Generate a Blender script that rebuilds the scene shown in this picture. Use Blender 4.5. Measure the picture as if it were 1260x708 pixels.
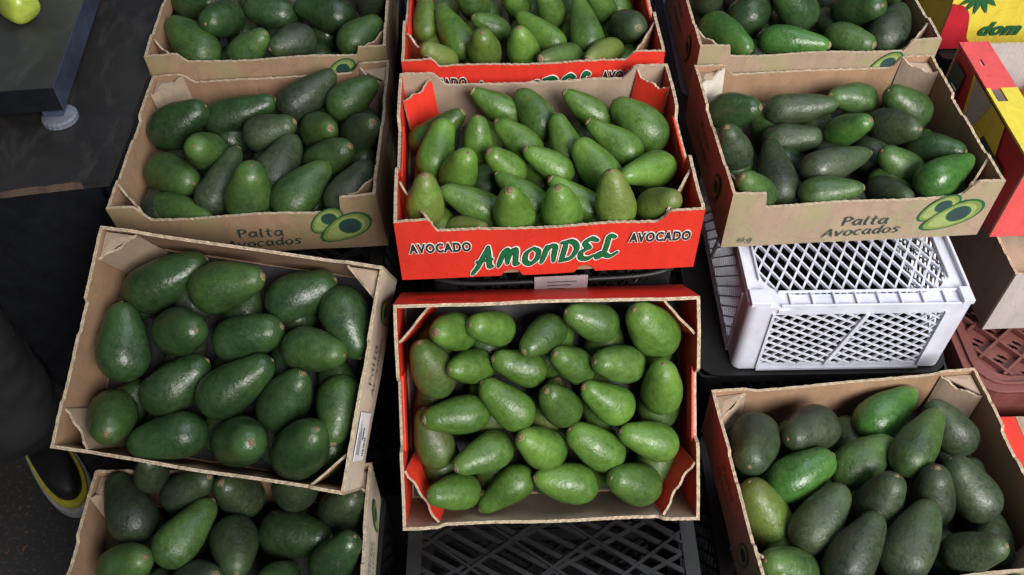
import bpy, math, random
from mathutils import Vector, Matrix, noise

random.seed(11)
for o in list(bpy.data.objects):
    bpy.data.objects.remove(o)
scene = bpy.context.scene
COL = scene.collection
EYE = 1.65            # height of the photographer's eye above the floor, metres

# ---------------------------------------------------------------- camera
cam_data = bpy.data.cameras.new('camera')
cam = bpy.data.objects.new('camera', cam_data)
COL.objects.link(cam)
cam_data.sensor_width = 36
cam_data.lens = 1138.6 / 1260 * 36
cam_data.clip_start = 0.02
cam_data.clip_end = 100
RIGHT = Vector((0.99988443, -0.01166717, -0.00974713))
UP = Vector((0.01520294, 0.76733991, 0.64106031))
FWD = Vector((0.0, 0.64113441, -0.76742861))
m = Matrix((RIGHT, UP, -FWD)).transposed().to_4x4()
m.translation = Vector((0, 0, EYE))
cam.matrix_world = m
scene.camera = cam

# ---------------------------------------------------------------- light of the covered market
scene.render.engine = 'CYCLES'
scene.view_settings.view_transform = 'Standard'
scene.view_settings.look = 'None'
scene.view_settings.gamma = 1
scene.view_settings.exposure = 0.18
world = bpy.data.worlds.new('World')
scene.world = world
world.use_nodes = True
bg = world.node_tree.nodes['Background']
bg.inputs[0].default_value = (0.62, 0.72, 0.9, 1)
bg.inputs[1].default_value = 0.115


def area(name, loc, aim, sx, sy, power, color):
    d = bpy.data.lights.new(name, 'AREA')
    d.shape = 'RECTANGLE'
    d.size, d.size_y, d.energy, d.color = sx, sy, power, color
    o = bpy.data.objects.new(name, d)
    COL.objects.link(o)
    o.location = loc
    o.rotation_euler = (Vector(aim) - Vector(loc)).to_track_quat('-Z', 'Y').to_euler()
    return o


k_ = area('hall_entrance_light', (1.7, -1.5, 2.7), (0.75, 0.85, 0.8), 2.4, 1.6, 34, (1.0, 0.97, 0.93))
k_.data.spread = math.radians(62)
area('roof_skylight', (1.3, 1.5, 3.7), (0.45, 0.9, 0.6), 2.4, 2.0, 40, (0.82, 0.9, 1.0))

# ---------------------------------------------------------------- node helpers
def new_mat(name):
    mt = bpy.data.materials.new(name)
    mt.use_nodes = True
    nt = mt.node_tree
    for n in list(nt.nodes):
        nt.nodes.remove(n)
    out = nt.nodes.new('ShaderNodeOutputMaterial')
    b = nt.nodes.new('ShaderNodeBsdfPrincipled')
    nt.links.new(b.outputs[0], out.inputs[0])
    return mt, nt, b


def N(nt, kind, **kw):
    n = nt.nodes.new(kind)
    for k, v in kw.items():
        if k.startswith('i_'):
            key = k[2:].replace('_', ' ')
            n.inputs[key].default_value = v
        else:
            setattr(n, k, v)
    return n


def ramp(nt, fac, stops):
    r = nt.nodes.new('ShaderNodeValToRGB')
    e = r.color_ramp.elements
    while len(e) < len(stops):
        e.new(0.5)
    for el, (p, c) in zip(e, stops):
        el.position = p
        el.color = (*c, 1) if len(c) == 3 else c
    nt.links.new(fac, r.inputs[0])
    return r


def mix(nt, fac, a, b, mode='MIX'):
    n = nt.nodes.new('ShaderNodeMix')
    n.data_type = 'RGBA'
    n.blend_type = mode
    for sock, v in ((n.inputs[0], fac), (n.inputs[6], a), (n.inputs[7], b)):
        if isinstance(v, (int, float)):
            sock.default_value = v
        elif isinstance(v, tuple):
            sock.default_value = (*v, 1)
        else:
            nt.links.new(v, sock)
    return n.outputs[2]


def bump(nt, b, height, strength=0.3, dist=0.001):
    n = nt.nodes.new('ShaderNodeBump')
    n.inputs['Strength'].default_value = strength
    n.inputs['Distance'].default_value = dist
    nt.links.new(height, n.inputs['Height'])
    nt.links.new(n.outputs[0], b.inputs['Normal'])
    return n


def noise_tex(nt, scale, detail=4, rough=0.6, coord='Object', stretch=None, warp=0.0):
    tc = nt.nodes.new('ShaderNodeTexCoord')
    n = nt.nodes.new('ShaderNodeTexNoise')
    n.inputs['Scale'].default_value = scale
    n.inputs['Detail'].default_value = detail
    n.inputs['Roughness'].default_value = rough
    n.inputs['Distortion'].default_value = warp
    src = tc.outputs[coord]
    if stretch:
        mp = nt.nodes.new('ShaderNodeMapping')
        mp.inputs['Scale'].default_value = stretch
        nt.links.new(src, mp.inputs[0])
        src = mp.outputs[0]
    nt.links.new(src, n.inputs['Vector'])
    return n.outputs['Fac']


def plain(name, c, rough=0.6, metallic=0.0, vary=0.25, scale=40, bstr=0.15, coat=0.0):
    mt, nt, b = new_mat(name)
    f = noise_tex(nt, scale, 5, 0.65)
    d = tuple(x * (1 - vary) for x in c)
    e = tuple(min(1, x * (1 + vary)) for x in c)
    r = ramp(nt, f, [(0.3, d), (0.7, e)])
    nt.links.new(r.outputs[0], b.inputs['Base Color'])
    rr = N(nt, 'ShaderNodeMapRange')
    rr.inputs['To Min'].default_value = rough * 0.8
    rr.inputs['To Max'].default_value = min(1, rough * 1.25)
    nt.links.new(f, rr.inputs[0])
    nt.links.new(rr.outputs[0], b.inputs['Roughness'])
    b.inputs['Metallic'].default_value = metallic
    b.inputs['Coat Weight'].default_value = coat
    bump(nt, b, f, bstr, 0.0008)
    return mt


# ---------------------------------------------------------------- materials
def board_mat(name, c, tint=None, tint_amt=0.0, rough=0.75, gloss_vary=0.1, stain=0.25, scuff=None):
    mt, nt, b = new_mat(name)
    stn = noise_tex(nt, 26, 7, 0.75, warp=1.2)
    crs = noise_tex(nt, 12, 2, 0.5, warp=2.5)
    big = noise_tex(nt, 9, 3, 0.6)
    fine = noise_tex(nt, 420, 3, 0.7)
    flute = noise_tex(nt, 60, 2, 0.5, stretch=(1, 1, 0.05))
    d = tuple(x * (1 - stain) for x in c)
    e = tuple(min(1, x * (1 + stain * 0.6)) for x in c)
    col = ramp(nt, big, [(0.32, d), (0.68, e)]).outputs[0]
    col = mix(nt, 0.35, col, ramp(nt, fine, [(0.25, tuple(x * 0.75 for x in c)), (0.75, tuple(min(1, x * 1.2) for x in c))]).outputs[0])
    col = mix(nt, 0.12, col, ramp(nt, flute, [(0.35, tuple(x * 0.5 for x in c)), (0.65, tuple(min(1, x * 1.35) for x in c))]).outputs[0])
    if tint:
        tn = noise_tex(nt, 14, 4, 0.65, warp=0.6)
        tm = ramp(nt, tn, [(0.47, (0, 0, 0)), (0.62, (tint_amt,) * 3)]).outputs[0]
        col = mix(nt, tm, col, tint)
    if scuff:
        sn = noise_tex(nt, 55, 6, 0.75, warp=1.0)
        sm = ramp(nt, sn, [(0.66, (0, 0, 0)), (0.74, (0.75,) * 3)]).outputs[0]
        col = mix(nt, sm, col, scuff)
    col = mix(nt, ramp(nt, stn, [(0.55, (0, 0, 0)), (0.75, (min(1, stain * 2.2),) * 3)]).outputs[0], col, tuple(x * 0.55 for x in c))
    # soft creases and rubbed streaks
    col = mix(nt, ramp(nt, crs, [(0.485, (0, 0, 0)), (0.50, (0.30,) * 3), (0.515, (0, 0, 0))]).outputs[0], col, tuple(x * 0.5 for x in c))
    nt.links.new(col, b.inputs['Base Color'])
    b.inputs['Roughness'].default_value = rough
    b.inputs['Specular IOR Level'].default_value = 0.35
    mx = N(nt, 'ShaderNodeMath', operation='ADD')
    nt.links.new(flute, mx.inputs[0])
    nt.links.new(fine, mx.inputs[1])
    bump(nt, b, mx.outputs[0], 0.22, 0.0009)
    return mt


def edge_mat(name, liner, core):
    """Cut edge of corrugated board: two pale liners and the flutes between; uv = (metres along, 0..1 across)."""
    mt, nt, b = new_mat(name)
    uv = N(nt, 'ShaderNodeUVMap')
    sp = N(nt, 'ShaderNodeSeparateXYZ')
    nt.links.new(uv.outputs[0], sp.inputs[0])
    s = N(nt, 'ShaderNodeMath', operation='MULTIPLY')
    s.inputs[1].default_value = 2 * math.pi / 0.0075
    nt.links.new(sp.outputs[0], s.inputs[0])
    w = N(nt, 'ShaderNodeMath', operation='SINE')
    nt.links.new(s.outputs[0], w.inputs[0])
    ws = N(nt, 'ShaderNodeMath', operation='MULTIPLY_ADD')
    ws.inputs[1].default_value = 0.3
    ws.inputs[2].default_value = 0.5
    nt.links.new(w.outputs[0], ws.inputs[0])
    df = N(nt, 'ShaderNodeMath', operation='SUBTRACT')
    nt.links.new(sp.outputs[1], df.inputs[0])
    nt.links.new(ws.outputs[0], df.inputs[1])
    ab = N(nt, 'ShaderNodeMath', operation='ABSOLUTE')
    nt.links.new(df.outputs[0], ab.inputs[0])
    lt = N(nt, 'ShaderNodeMath', operation='LESS_THAN')
    lt.inputs[1].default_value = 0.16
    nt.links.new(ab.outputs[0], lt.inputs[0])
    c0 = N(nt, 'ShaderNodeMath', operation='SUBTRACT')
    c0.inputs[1].default_value = 0.5
    nt.links.new(sp.outputs[1], c0.inputs[0])
    c1 = N(nt, 'ShaderNodeMath', operation='ABSOLUTE')
    nt.links.new(c0.outputs[0], c1.inputs[0])
    gt = N(nt, 'ShaderNodeMath', operation='GREATER_THAN')
    gt.inputs[1].default_value = 0.30
    nt.links.new(c1.outputs[0], gt.inputs[0])
    mxx = N(nt, 'ShaderNodeMath', operation='MAXIMUM')
    nt.links.new(lt.outputs[0], mxx.inputs[0])
    nt.links.new(gt.outputs[0], mxx.inputs[1])
    col = mix(nt, mxx.outputs[0], core, liner)
    f = noise_tex(nt, 130, 3, 0.7)
    f2 = noise_tex(nt, 38, 3, 0.6)
    col = mix(nt, ramp(nt, f2, [(0.42, (0, 0, 0)), (0.58, (0.85,) * 3)]).outputs[0], col, tuple(x * 0.8 for x in liner))
    col = mix(nt, 0.75, col, ramp(nt, f, [(0.3, (0.4,) * 3), (0.7, (1.1,) * 3)]).outputs[0], 'MULTIPLY')
    nt.links.new(col, b.inputs['Base Color'])
    b.inputs['Roughness'].default_value = 0.9
    return mt


KRAFT_OUT = board_mat('kraft_outside_print', (0.36, 0.265, 0.185), (0.27, 0.28, 0.13), 0.45, scuff=(0.50, 0.40, 0.28))
KRAFT_IN = board_mat('kraft_inside', (0.34, 0.208, 0.125), stain=0.25)
KRAFT_WARM_DIM = board_mat('kraft_outside_warm_dim', (0.36, 0.235, 0.145), (0.27, 0.27, 0.11), 0.45, scuff=(0.48, 0.36, 0.24))  # dimmer light on the left cartons painted in as a warmer brown
KRAFT_PALE = board_mat('kraft_pale_inside', (0.37, 0.275, 0.20), stain=0.22)
LIT_SIDE = board_mat('lit_printed_side', (0.62, 0.54, 0.42), (0.36, 0.40, 0.20), 0.35, stain=0.25)  # same board painted paler: light on the right-facing sides put into colour
EDGE = edge_mat('corrugated_edge', (0.60, 0.48, 0.34), (0.34, 0.24, 0.15))
RED = board_mat('red_print', (0.62, 0.036, 0.020), rough=0.5, stain=0.1, scuff=(0.75, 0.10, 0.06))
RED_IN = board_mat('red_inner_flap', (0.74, 0.042, 0.02), rough=0.5, stain=0.12)
TORN = board_mat('torn_pale_board', (0.62, 0.56, 0.48), stain=.2)
GAP_LINER = plain('gap_darkening_liner', (0.035, 0.032, 0.036), 0.6, vary=0.3)
BROWN_SHADE = board_mat('shaded_brown_board', (0.17, 0.115, 0.08), stain=0.25)
GREY_BOARD = board_mat('grey_board', (0.42, 0.38, 0.36), stain=0.12)
YELLOW = board_mat('yellow_print', (0.66, 0.54, 0.06), rough=0.45, stain=0.06)
CRIMSON = board_mat('crimson_print', (0.42, 0.018, 0.03), rough=0.45, stain=0.08)
PINKRED = board_mat('coral_red_print', (0.64, 0.085, 0.085), rough=0.5, stain=0.07)
def ink(name, c, rough=0.55, wear=0.62):
    mt = plain(name, c, rough, vary=0.15, scale=90)
    nt = mt.node_tree
    b = [n for n in nt.nodes if n.type == 'BSDF_PRINCIPLED'][0]
    n1 = noise_tex(nt, 75, 7, 0.8, warp=0.8)
    nt.links.new(ramp(nt, n1, [(wear, (1, 1, 1)), (wear + 0.07, (0.15,) * 3)]).outputs[0], b.inputs['Alpha'])
    return mt


INK_GREEN = ink('dark_green_ink', (0.012, 0.10, 0.035), 0.5)
INK_BRIGHT = ink('bright_green_ink', (0.0, 0.135, 0.045), 0.45)
INK_DARK = ink('near_black_green_ink', (0.012, 0.03, 0.022), 0.55)
INK_TEAL = ink('teal_black_ink', (0.02, 0.05, 0.05), 0.6)
INK_WHITE = ink('white_ink', (0.80, 0.78, 0.72), 0.5)
FLESH = ink('pale_green_print', (0.17, 0.23, 0.05), 0.6)
FLESH_LIGHT = ink('light_flesh_print', (0.27, 0.33, 0.11), 0.6)
PAPER = plain('paper_label', (0.72, 0.74, 0.76), 0.7, vary=0.06)
PINK_PAPER = plain('pinkish_paper', (0.36, 0.29, 0.30), 0.8, vary=0.15)
BLACK_PLASTIC = plain('black_crate_plastic', (0.009, 0.009, 0.010), 0.5, vary=0.35, scale=22, bstr=0.2)
GREY_PLASTIC = plain('blue_grey_crate_plastic', (0.10, 0.12, 0.16), 0.45, vary=0.25)
RUST_PLASTIC = plain('red_brown_crate_plastic', (0.15, 0.048, 0.040), 0.5, vary=0.25, scale=18)
STEM = plain('stem_wood', (0.17, 0.11, 0.06), 0.85, vary=0.4, scale=300)
STEM_RIM = plain('stem_rim', (0.27, 0.21, 0.10), 0.8, vary=0.35, scale=300)


def white_plastic():
    mt, nt, b = new_mat('milky_white_plastic')
    f = noise_tex(nt, 16, 5, 0.7)
    r = ramp(nt, f, [(0.3, (0.47, 0.49, 0.58)), (0.55, (0.59, 0.61, 0.70)), (0.8, (0.66, 0.67, 0.74))])
    g = noise_tex(nt, 70, 6, 0.8, warp=1.5)
    dirt = ramp(nt, g, [(0.60, (0, 0, 0)), (0.78, (0.4,) * 3)]).outputs[0]
    nt.links.new(mix(nt, dirt, r.outputs[0], (0.36, 0.35, 0.38)), b.inputs['Base Color'])
    b.inputs['Roughness'].default_value = 0.38
    b.inputs['Subsurface Weight'].default_value = 0.25
    b.inputs['Subsurface Radius'].default_value = (0.006, 0.006, 0.008)
    bump(nt, b, f, 0.1, 0.001)
    return mt


WHITE_PLASTIC = white_plastic()


def skin_mat(name, lo, hi, tip, blush=None, rough=0.36, speck=0.5):
    """Avocado skin: mottled, pebbled, with pale pores; the tip end has its own tone (object z runs to the stem)."""
    mt, nt, b = new_mat(name)
    tc = N(nt, 'ShaderNodeTexCoord')
    oi = N(nt, 'ShaderNodeObjectInfo')
    off = N(nt, 'ShaderNodeVectorMath', operation='MULTIPLY_ADD')
    off.inputs[1].default_value = (1, 1, 1)
    sc = N(nt, 'ShaderNodeVectorMath', operation='SCALE')
    sc.inputs[0].default_value = (13, 7, 5)
    nt.links.new(oi.outputs['Random'], sc.inputs['Scale'])
    nt.links.new(tc.outputs['Object'], off.inputs[0])
    nt.links.new(sc.outputs[0], off.inputs[2])
    P = off.outputs[0]

    def nz(scale, det, ro, dist=0.0):
        n = N(nt, 'ShaderNodeTexNoise')
        n.inputs['Scale'].default_value = scale
        n.inputs['Detail'].default_value = det
        n.inputs['Roughness'].default_value = ro
        n.inputs['Distortion'].default_value = dist
        nt.links.new(P, n.inputs['Vector'])
        return n.outputs['Fac']
    big = nz(22, 3, 0.55, 0.3)
    mid = nz(120, 4, 0.7)
    fine = nz(520, 3, 0.7)
    c1 = ramp(nt, big, [(0.30, lo), (0.70, hi)]).outputs[0]
    mm = ramp(nt, mid, [(0.3, (0.66,) * 3), (0.72, (1.25, 1.22, 1.2))]).outputs[0]
    c1 = mix(nt, 0.8, c1, mm, 'MULTIPLY')
    sp = N(nt, 'ShaderNodeSeparateXYZ')
    nt.links.new(tc.outputs['Object'], sp.inputs[0])
    mr = N(nt, 'ShaderNodeMapRange')
    mr.inputs['From Min'].default_value = 0.02
    mr.inputs['From Max'].default_value = 0.085
    nt.links.new(sp.outputs[2], mr.inputs[0])
    tm = N(nt, 'ShaderNodeMath', operation='MULTIPLY')
    nt.links.new(mr.outputs[0], tm.inputs[0])
    nt.links.new(ramp(nt, big, [(0.35, (0.3,) * 3), (0.65, (1, 1, 1))]).outputs[0], tm.inputs[1])
    c1 = mix(nt, tm.outputs[0], c1, tip)
    if blush:
        bn = nz(14, 2, 0.5)
        c1 = mix(nt, ramp(nt, bn, [(0.42, (0, 0, 0)), (0.62, (0.8,) * 3)]).outputs[0], c1, blush)
    # pores
    vo = N(nt, 'ShaderNodeTexVoronoi', feature='F1')
    vo.inputs['Scale'].default_value = 330
    nt.links.new(P, vo.inputs['Vector'])
    pore = ramp(nt, vo.outputs['Distance'], [(0.10, (1, 1, 1)), (0.24, (0, 0, 0))]).outputs[0]
    pm = N(nt, 'ShaderNodeMath', operation='MULTIPLY')
    nt.links.new(pore, pm.inputs[0])
    pm.inputs[1].default_value = speck * 0.55
    pale = tuple(min(1, x * 2.1 + 0.035) for x in hi)
    c1 = mix(nt, pm.outputs[0], c1, pale)
    # scratches and brown scuffs
    scn = nz(38, 8, 0.8, 2.2)
    c1 = mix(nt, ramp(nt, scn, [(0.62, (0, 0, 0)), (0.69, (0.62,) * 3)]).outputs[0], c1, (0.16, 0.13, 0.06))
    # each fruit a little lighter or darker
    hv = N(nt, 'ShaderNodeHueSaturation')
    vr = N(nt, 'ShaderNodeMapRange')
    vr.inputs['To Min'].default_value = 0.78
    vr.inputs['To Max'].default_value = 1.25
    nt.links.new(oi.outputs['Random'], vr.inputs[0])
    nt.links.new(vr.outputs[0], hv.inputs['Value'])
    nt.links.new(c1, hv.inputs['Color'])
    nt.links.new(hv.outputs[0], b.inputs['Base Color'])
    rr = N(nt, 'ShaderNodeMapRange')
    rr.inputs['From Min'].default_value = 0.3
    rr.inputs['From Max'].default_value = 0.7
    rr.inputs['To Min'].default_value = rough * 0.62
    rr.inputs['To Max'].default_value = rough * 1.55
    nt.links.new(mid, rr.inputs[0])
    nt.links.new(rr.outputs[0], b.inputs['Roughness'])
    b.inputs['Specular IOR Level'].default_value = 0.5
    ve = N(nt, 'ShaderNodeTexVoronoi', feature='SMOOTH_F1')
    ve.inputs['Scale'].default_value = 240
    nt.links.new(P, ve.inputs['Vector'])
    ad = N(nt, 'ShaderNodeMath', operation='MULTIPLY_ADD')
    nt.links.new(mid, ad.inputs[0])
    ad.inputs[1].default_value = 1.2
    nt.links.new(ve.outputs['Distance'], ad.inputs[2])
    ad2 = N(nt, 'ShaderNodeMath', operation='MULTIPLY_ADD')
    nt.links.new(fine, ad2.inputs[0])
    ad2.inputs[1].default_value = 0.4
    nt.links.new(ad.outputs[0], ad2.inputs[2])
    bump(nt, b, ad2.outputs[0], 0.36, 0.0011)
    return mt


SKIN = {
    'd': skin_mat('skin_dark_green', (0.012, 0.030, 0.011), (0.030, 0.062, 0.020), (0.036, 0.088, 0.022), rough=0.31, speck=0.3),
    'p': skin_mat('skin_grey_green', (0.016, 0.026, 0.014), (0.035, 0.056, 0.024), (0.040, 0.073, 0.025), rough=0.44),
    'm': skin_mat('skin_mid_green', (0.022, 0.050, 0.014), (0.048, 0.098, 0.022), (0.068, 0.135, 0.028), rough=0.40),
    'g': skin_mat('skin_bright_green', (0.044, 0.104, 0.015), (0.088, 0.178, 0.026), (0.120, 0.225, 0.036), rough=0.37, speck=0.35),
    'n': skin_mat('skin_soft_green', (0.036, 0.080, 0.016), (0.072, 0.142, 0.026), (0.098, 0.185, 0.034), rough=0.36, speck=0.3),
    'b': skin_mat('skin_vivid_green', (0.020, 0.072, 0.014), (0.048, 0.130, 0.024), (0.070, 0.165, 0.032), rough=0.28),
    'y': skin_mat('skin_yellow_green', (0.065, 0.125, 0.020), (0.118, 0.190, 0.030), (0.145, 0.225, 0.038), (0.11, 0.13, 0.03), rough=0.42),
    'r': skin_mat('skin_reddish_green', (0.036, 0.076, 0.016), (0.068, 0.125, 0.024), (0.078, 0.125, 0.026), (0.072, 0.082, 0.021), rough=0.44),
}
SKINWORD = {'d': 'dark green', 'p': 'greyish green', 'm': 'medium green', 'n': 'soft mid-green', 'g': 'bright green', 'b': 'vivid glossy green',
            'y': 'yellowish green', 'r': 'reddish-tinged green'}

# ---------------------------------------------------------------- object helpers
def tag(o, label=None, cat=None, group=None, kind=None):
    if label: o['label'] = label
    if cat: o['category'] = cat
    if group: o['group'] = group
    if kind: o['kind'] = kind
    return o


def empty(name, label, cat, mat4=None, group=None):
    o = bpy.data.objects.new(name, None)
    o.empty_display_size = 0.05
    COL.objects.link(o)
    if mat4 is not None:
        o.matrix_world = mat4
    return tag(o, label, cat, group)


class MB:
    def __init__(s):
        s.v, s.f, s.m, s.uv = [], [], [], {}

    def add(s, verts, faces, mi=0):
        k = len(s.v)
        s.v += [tuple(v) for v in verts]
        for f in faces:
            s.f.append(tuple(i + k for i in f))
            s.m.append(mi)

    def box(s, lo, hi, mi=0, M=None):
        x0, y0, z0 = lo
        x1, y1, z1 = hi
        v = [Vector(p) for p in ((x0, y0, z0), (x1, y0, z0), (x1, y1, z0), (x0, y1, z0), (x0, y0, z1), (x1, y0, z1), (x1, y1, z1), (x0, y1, z1))]
        if M is not None:
            v = [M @ p for p in v]
        s.add(v, [(0, 3, 2, 1), (4, 5, 6, 7), (0, 1, 5, 4), (1, 2, 6, 5), (2, 3, 7, 6), (3, 0, 4, 7)], mi)

    def bar(s, a, b, w, h, upv=(0, 0, 1), mi=0):
        a, b, upv = Vector(a), Vector(b), Vector(upv)
        d = (b - a).normalized()
        sd = d.cross(upv).normalized() * w / 2
        u = sd.cross(d).normalized() * h / 2
        v = [a - sd - u, a + sd - u, a + sd + u, a - sd + u, b - sd - u, b + sd - u, b + sd + u, b - sd + u]
        s.add(v, [(0, 1, 2, 3), (7, 6, 5, 4), (0, 4, 5, 1), (1, 5, 6, 2), (2, 6, 7, 3), (3, 7, 4, 0)], mi)

    def prism(s, pts, o, U, V, Nn, th, mi=0, mi_side=None):
        """polygon pts (u,v) lifted to o+u*U+v*V, thickness th along Nn"""
        o, U, V, Nn = Vector(o), Vector(U), Vector(V), Vector(Nn)
        n = len(pts)
        a = [o + U * p[0] + V * p[1] for p in pts]
        b = [p + Nn * th for p in a]
        s.add(a + b, [tuple(range(n))[::-1], tuple(range(n, 2 * n))], mi)
        k = len(s.v) - 2 * n
        for i in range(n):
            j = (i + 1) % n
            s.f.append((k + i, k + j, k + n + j, k + n + i))
            s.m.append(mi if mi_side is None else mi_side)

    def tube(s, pts, rad, seg=10, mi=0, caps=True):
        rings = []
        k = len(s.v)
        for i, p in enumerate(pts):
            p = Vector(p)
            d = (Vector(pts[min(i + 1, len(pts) - 1)]) - Vector(pts[max(i - 1, 0)])).normalized()
            x = d.orthogonal().normalized() if i == 0 else (rx - d * rx.dot(d)).normalized()
            rx = x
            y = d.cross(x)
            r = rad[i] if isinstance(rad, (list, tuple)) else rad
            s.v += [tuple(p + x * r * math.cos(2 * math.pi * j / seg) + y * r * math.sin(2 * math.pi * j / seg)) for j in range(seg)]
        for i in range(len(pts) - 1):
            for j in range(seg):
                a, b = k + i * seg + j, k + i * seg + (j + 1) % seg
                s.f.append((a, b, b + seg, a + seg)); s.m.append(mi)
        if caps:
            s.f.append(tuple(k + j for j in range(seg))[::-1]); s.m.append(mi)
            e = k + (len(pts) - 1) * seg
            s.f.append(tuple(e + j for j in range(seg))); s.m.append(mi)

    def build(s, name, mats, parent=None, smooth=False, bevel=0.0, mat4=None):
        me = bpy.data.meshes.new(name)
        me.from_pydata(s.v, [], s.f)
        if not isinstance(mats, (list, tuple)):
            mats = [mats]
        for mt in mats:
            me.materials.append(mt)
        me.polygons.foreach_set('material_index', s.m)
        if s.uv:
            l = me.uv_layers.new(name='UVMap')
            for fi, uvs in s.uv.items():
                for li, uv in zip(me.polygons[fi].loop_indices, uvs):
                    l.data[li].uv = uv
        if smooth:
            me.polygons.foreach_set('use_smooth', [True] * len(me.polygons))
        me.update()
        o = bpy.data.objects.new(name, me)
        COL.objects.link(o)
        if parent is not None:
            o.parent = parent
        if mat4 is not None:
            o.matrix_local = mat4
        if bevel:
            b = o.modifiers.new('bevel', 'BEVEL')
            b.width, b.segments, b.limit_method = bevel, 2, 'ANGLE'
        return o


def frame(x, y, z, rz=0.0, rx=0.0, ry=0.0):
    return Matrix.Translation((x, y, z + EYE)) @ Matrix.Rotation(rz, 4, 'Z') @ Matrix.Rotation(rx, 4, 'X') @ Matrix.Rotation(ry, 4, 'Y')


# ---------------------------------------------------------------- lettering and printed emblems (thin ink on board)
def catmull(p, n=6):
    if len(p) < 3:
        return [Vector(q) for q in p]
    q = [Vector(p[0]) * 2 - Vector(p[1])] + [Vector(a) for a in p] + [Vector(p[-1]) * 2 - Vector(p[-2])]
    out = []
    for i in range(1, len(q) - 2):
        for k in range(n):
            t = k / n
            a, b, c, d = q[i - 1], q[i], q[i + 1], q[i + 2]
            out.append(0.5 * (2 * b + (c - a) * t + (2 * a - 5 * b + 4 * c - d) * t * t + (3 * b - a - 3 * c + d) * t ** 3))
    out.append(Vector(p[-1]))
    return out


O_ = [(.32, .68), (.08, .5), (.06, .2), (.28, 0), (.52, .15), (.56, .48), (.34, .68)]
GL = {
    'P': (.72, [[(.2, 0), (.16, .5), (.18, .98)], [(0, .9), (.35, 1.02), (.66, .82), (.5, .55), (.18, .45)]]),
    'a': (.72, [[(.56, .56), (.3, .68), (.07, .36), (.26, .02), (.54, .28)], [(.58, .68), (.55, .25), (.66, .02)]]),
    'l': (.34, [[(.14, 1.0), (.1, .4), (.14, .05), (.26, .02)]]),
    't': (.5, [[(.24, .98), (.2, .4), (.24, .05), (.42, .03)], [(0, .66), (.46, .7)]]),
    'A': (.86, [[(0, -.02), (.2, .5), (.44, 1.0)], [(.44, 1.0), (.56, .5), (.74, 0)], [(.1, .32), (.7, .36)]]),
    'v': (.66, [[(0, .68), (.14, .3), (.26, 0)], [(.26, 0), (.42, .4), (.6, .7)]]),
    'o': (.66, [O_]),
    'c': (.6, [[(.52, .58), (.3, .68), (.06, .38), (.24, .01), (.52, .12)]]),
    'd': (.72, [[(.56, .56), (.3, .66), (.07, .34), (.26, .02), (.54, .26)], [(.62, 1.05), (.56, .5), (.6, 0)]]),
    's': (.56, [[(.5, .6), (.26, .7), (.1, .52), (.4, .3), (.34, .04), (.02, .04)]]),
    '4': (.6, [[(.3, .9), (.02, .35)], [(.02, .35), (.55, .38)], [(.42, .7), (.36, -.05)]]),
    'k': (.6, [[(.1, 1), (.06, 0)], [(.5, .65), (.1, .3)], [(.16, .35), (.5, 0)]]),
    'g': (.66, [[(.54, .58), (.3, .68), (.08, .4), (.26, .1), (.52, .3)], [(.58, .68), (.54, -.1), (.3, -.3), (.04, -.18)]]),
    ' ': (.4, []),
    # brush capitals
    '1': (.98, [[(-.14, -.30), (-.06, -.16), (.1, .12), (.42, 1.05)], [(.42, 1.05), (.52, .5), (.62, .06), (.74, .02)], [(.0, .32), (.68, .4)]]),
    '2': (1.08, [[(0, 0), (.08, .4), (.16, .78)], [(.16, .78), (.3, .8), (.36, .5), (.4, .12)], [(.4, .3), (.52, .72), (.68, .78), (.74, .4), (.78, .06), (.92, .05)]]),
    '3': (.78, [[(.36, .78), (.08, .56), (.08, .16), (.34, -.02), (.6, .2), (.62, .58), (.38, .78)]]),
    '5': (.8, [[(.02, 0), (.1, .4), (.14, .8)], [(.12, .5), (.3, .8), (.52, .74), (.54, .4), (.58, .02)]]),
    '6': (.84, [[(.14, .9), (.12, .4), (.08, 0)], [(-.06, .92), (.4, .94), (.68, .6), (.52, .12), (.02, -.02)]]),
    '7': (.76, [[(.66, .88), (.36, 1.0), (.12, .8), (.34, .56), (.42, .54)], [(.4, .56), (.06, .36), (.1, .06), (.4, -.02), (.66, .12)]]),
    '8': (1.0, [[(.62, .98), (.36, 1.06), (.34, .7), (.3, .2), (.08, 0), (.02, .14), (.24, .2), (.6, 0), (.92, .18)]]),
}


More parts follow.
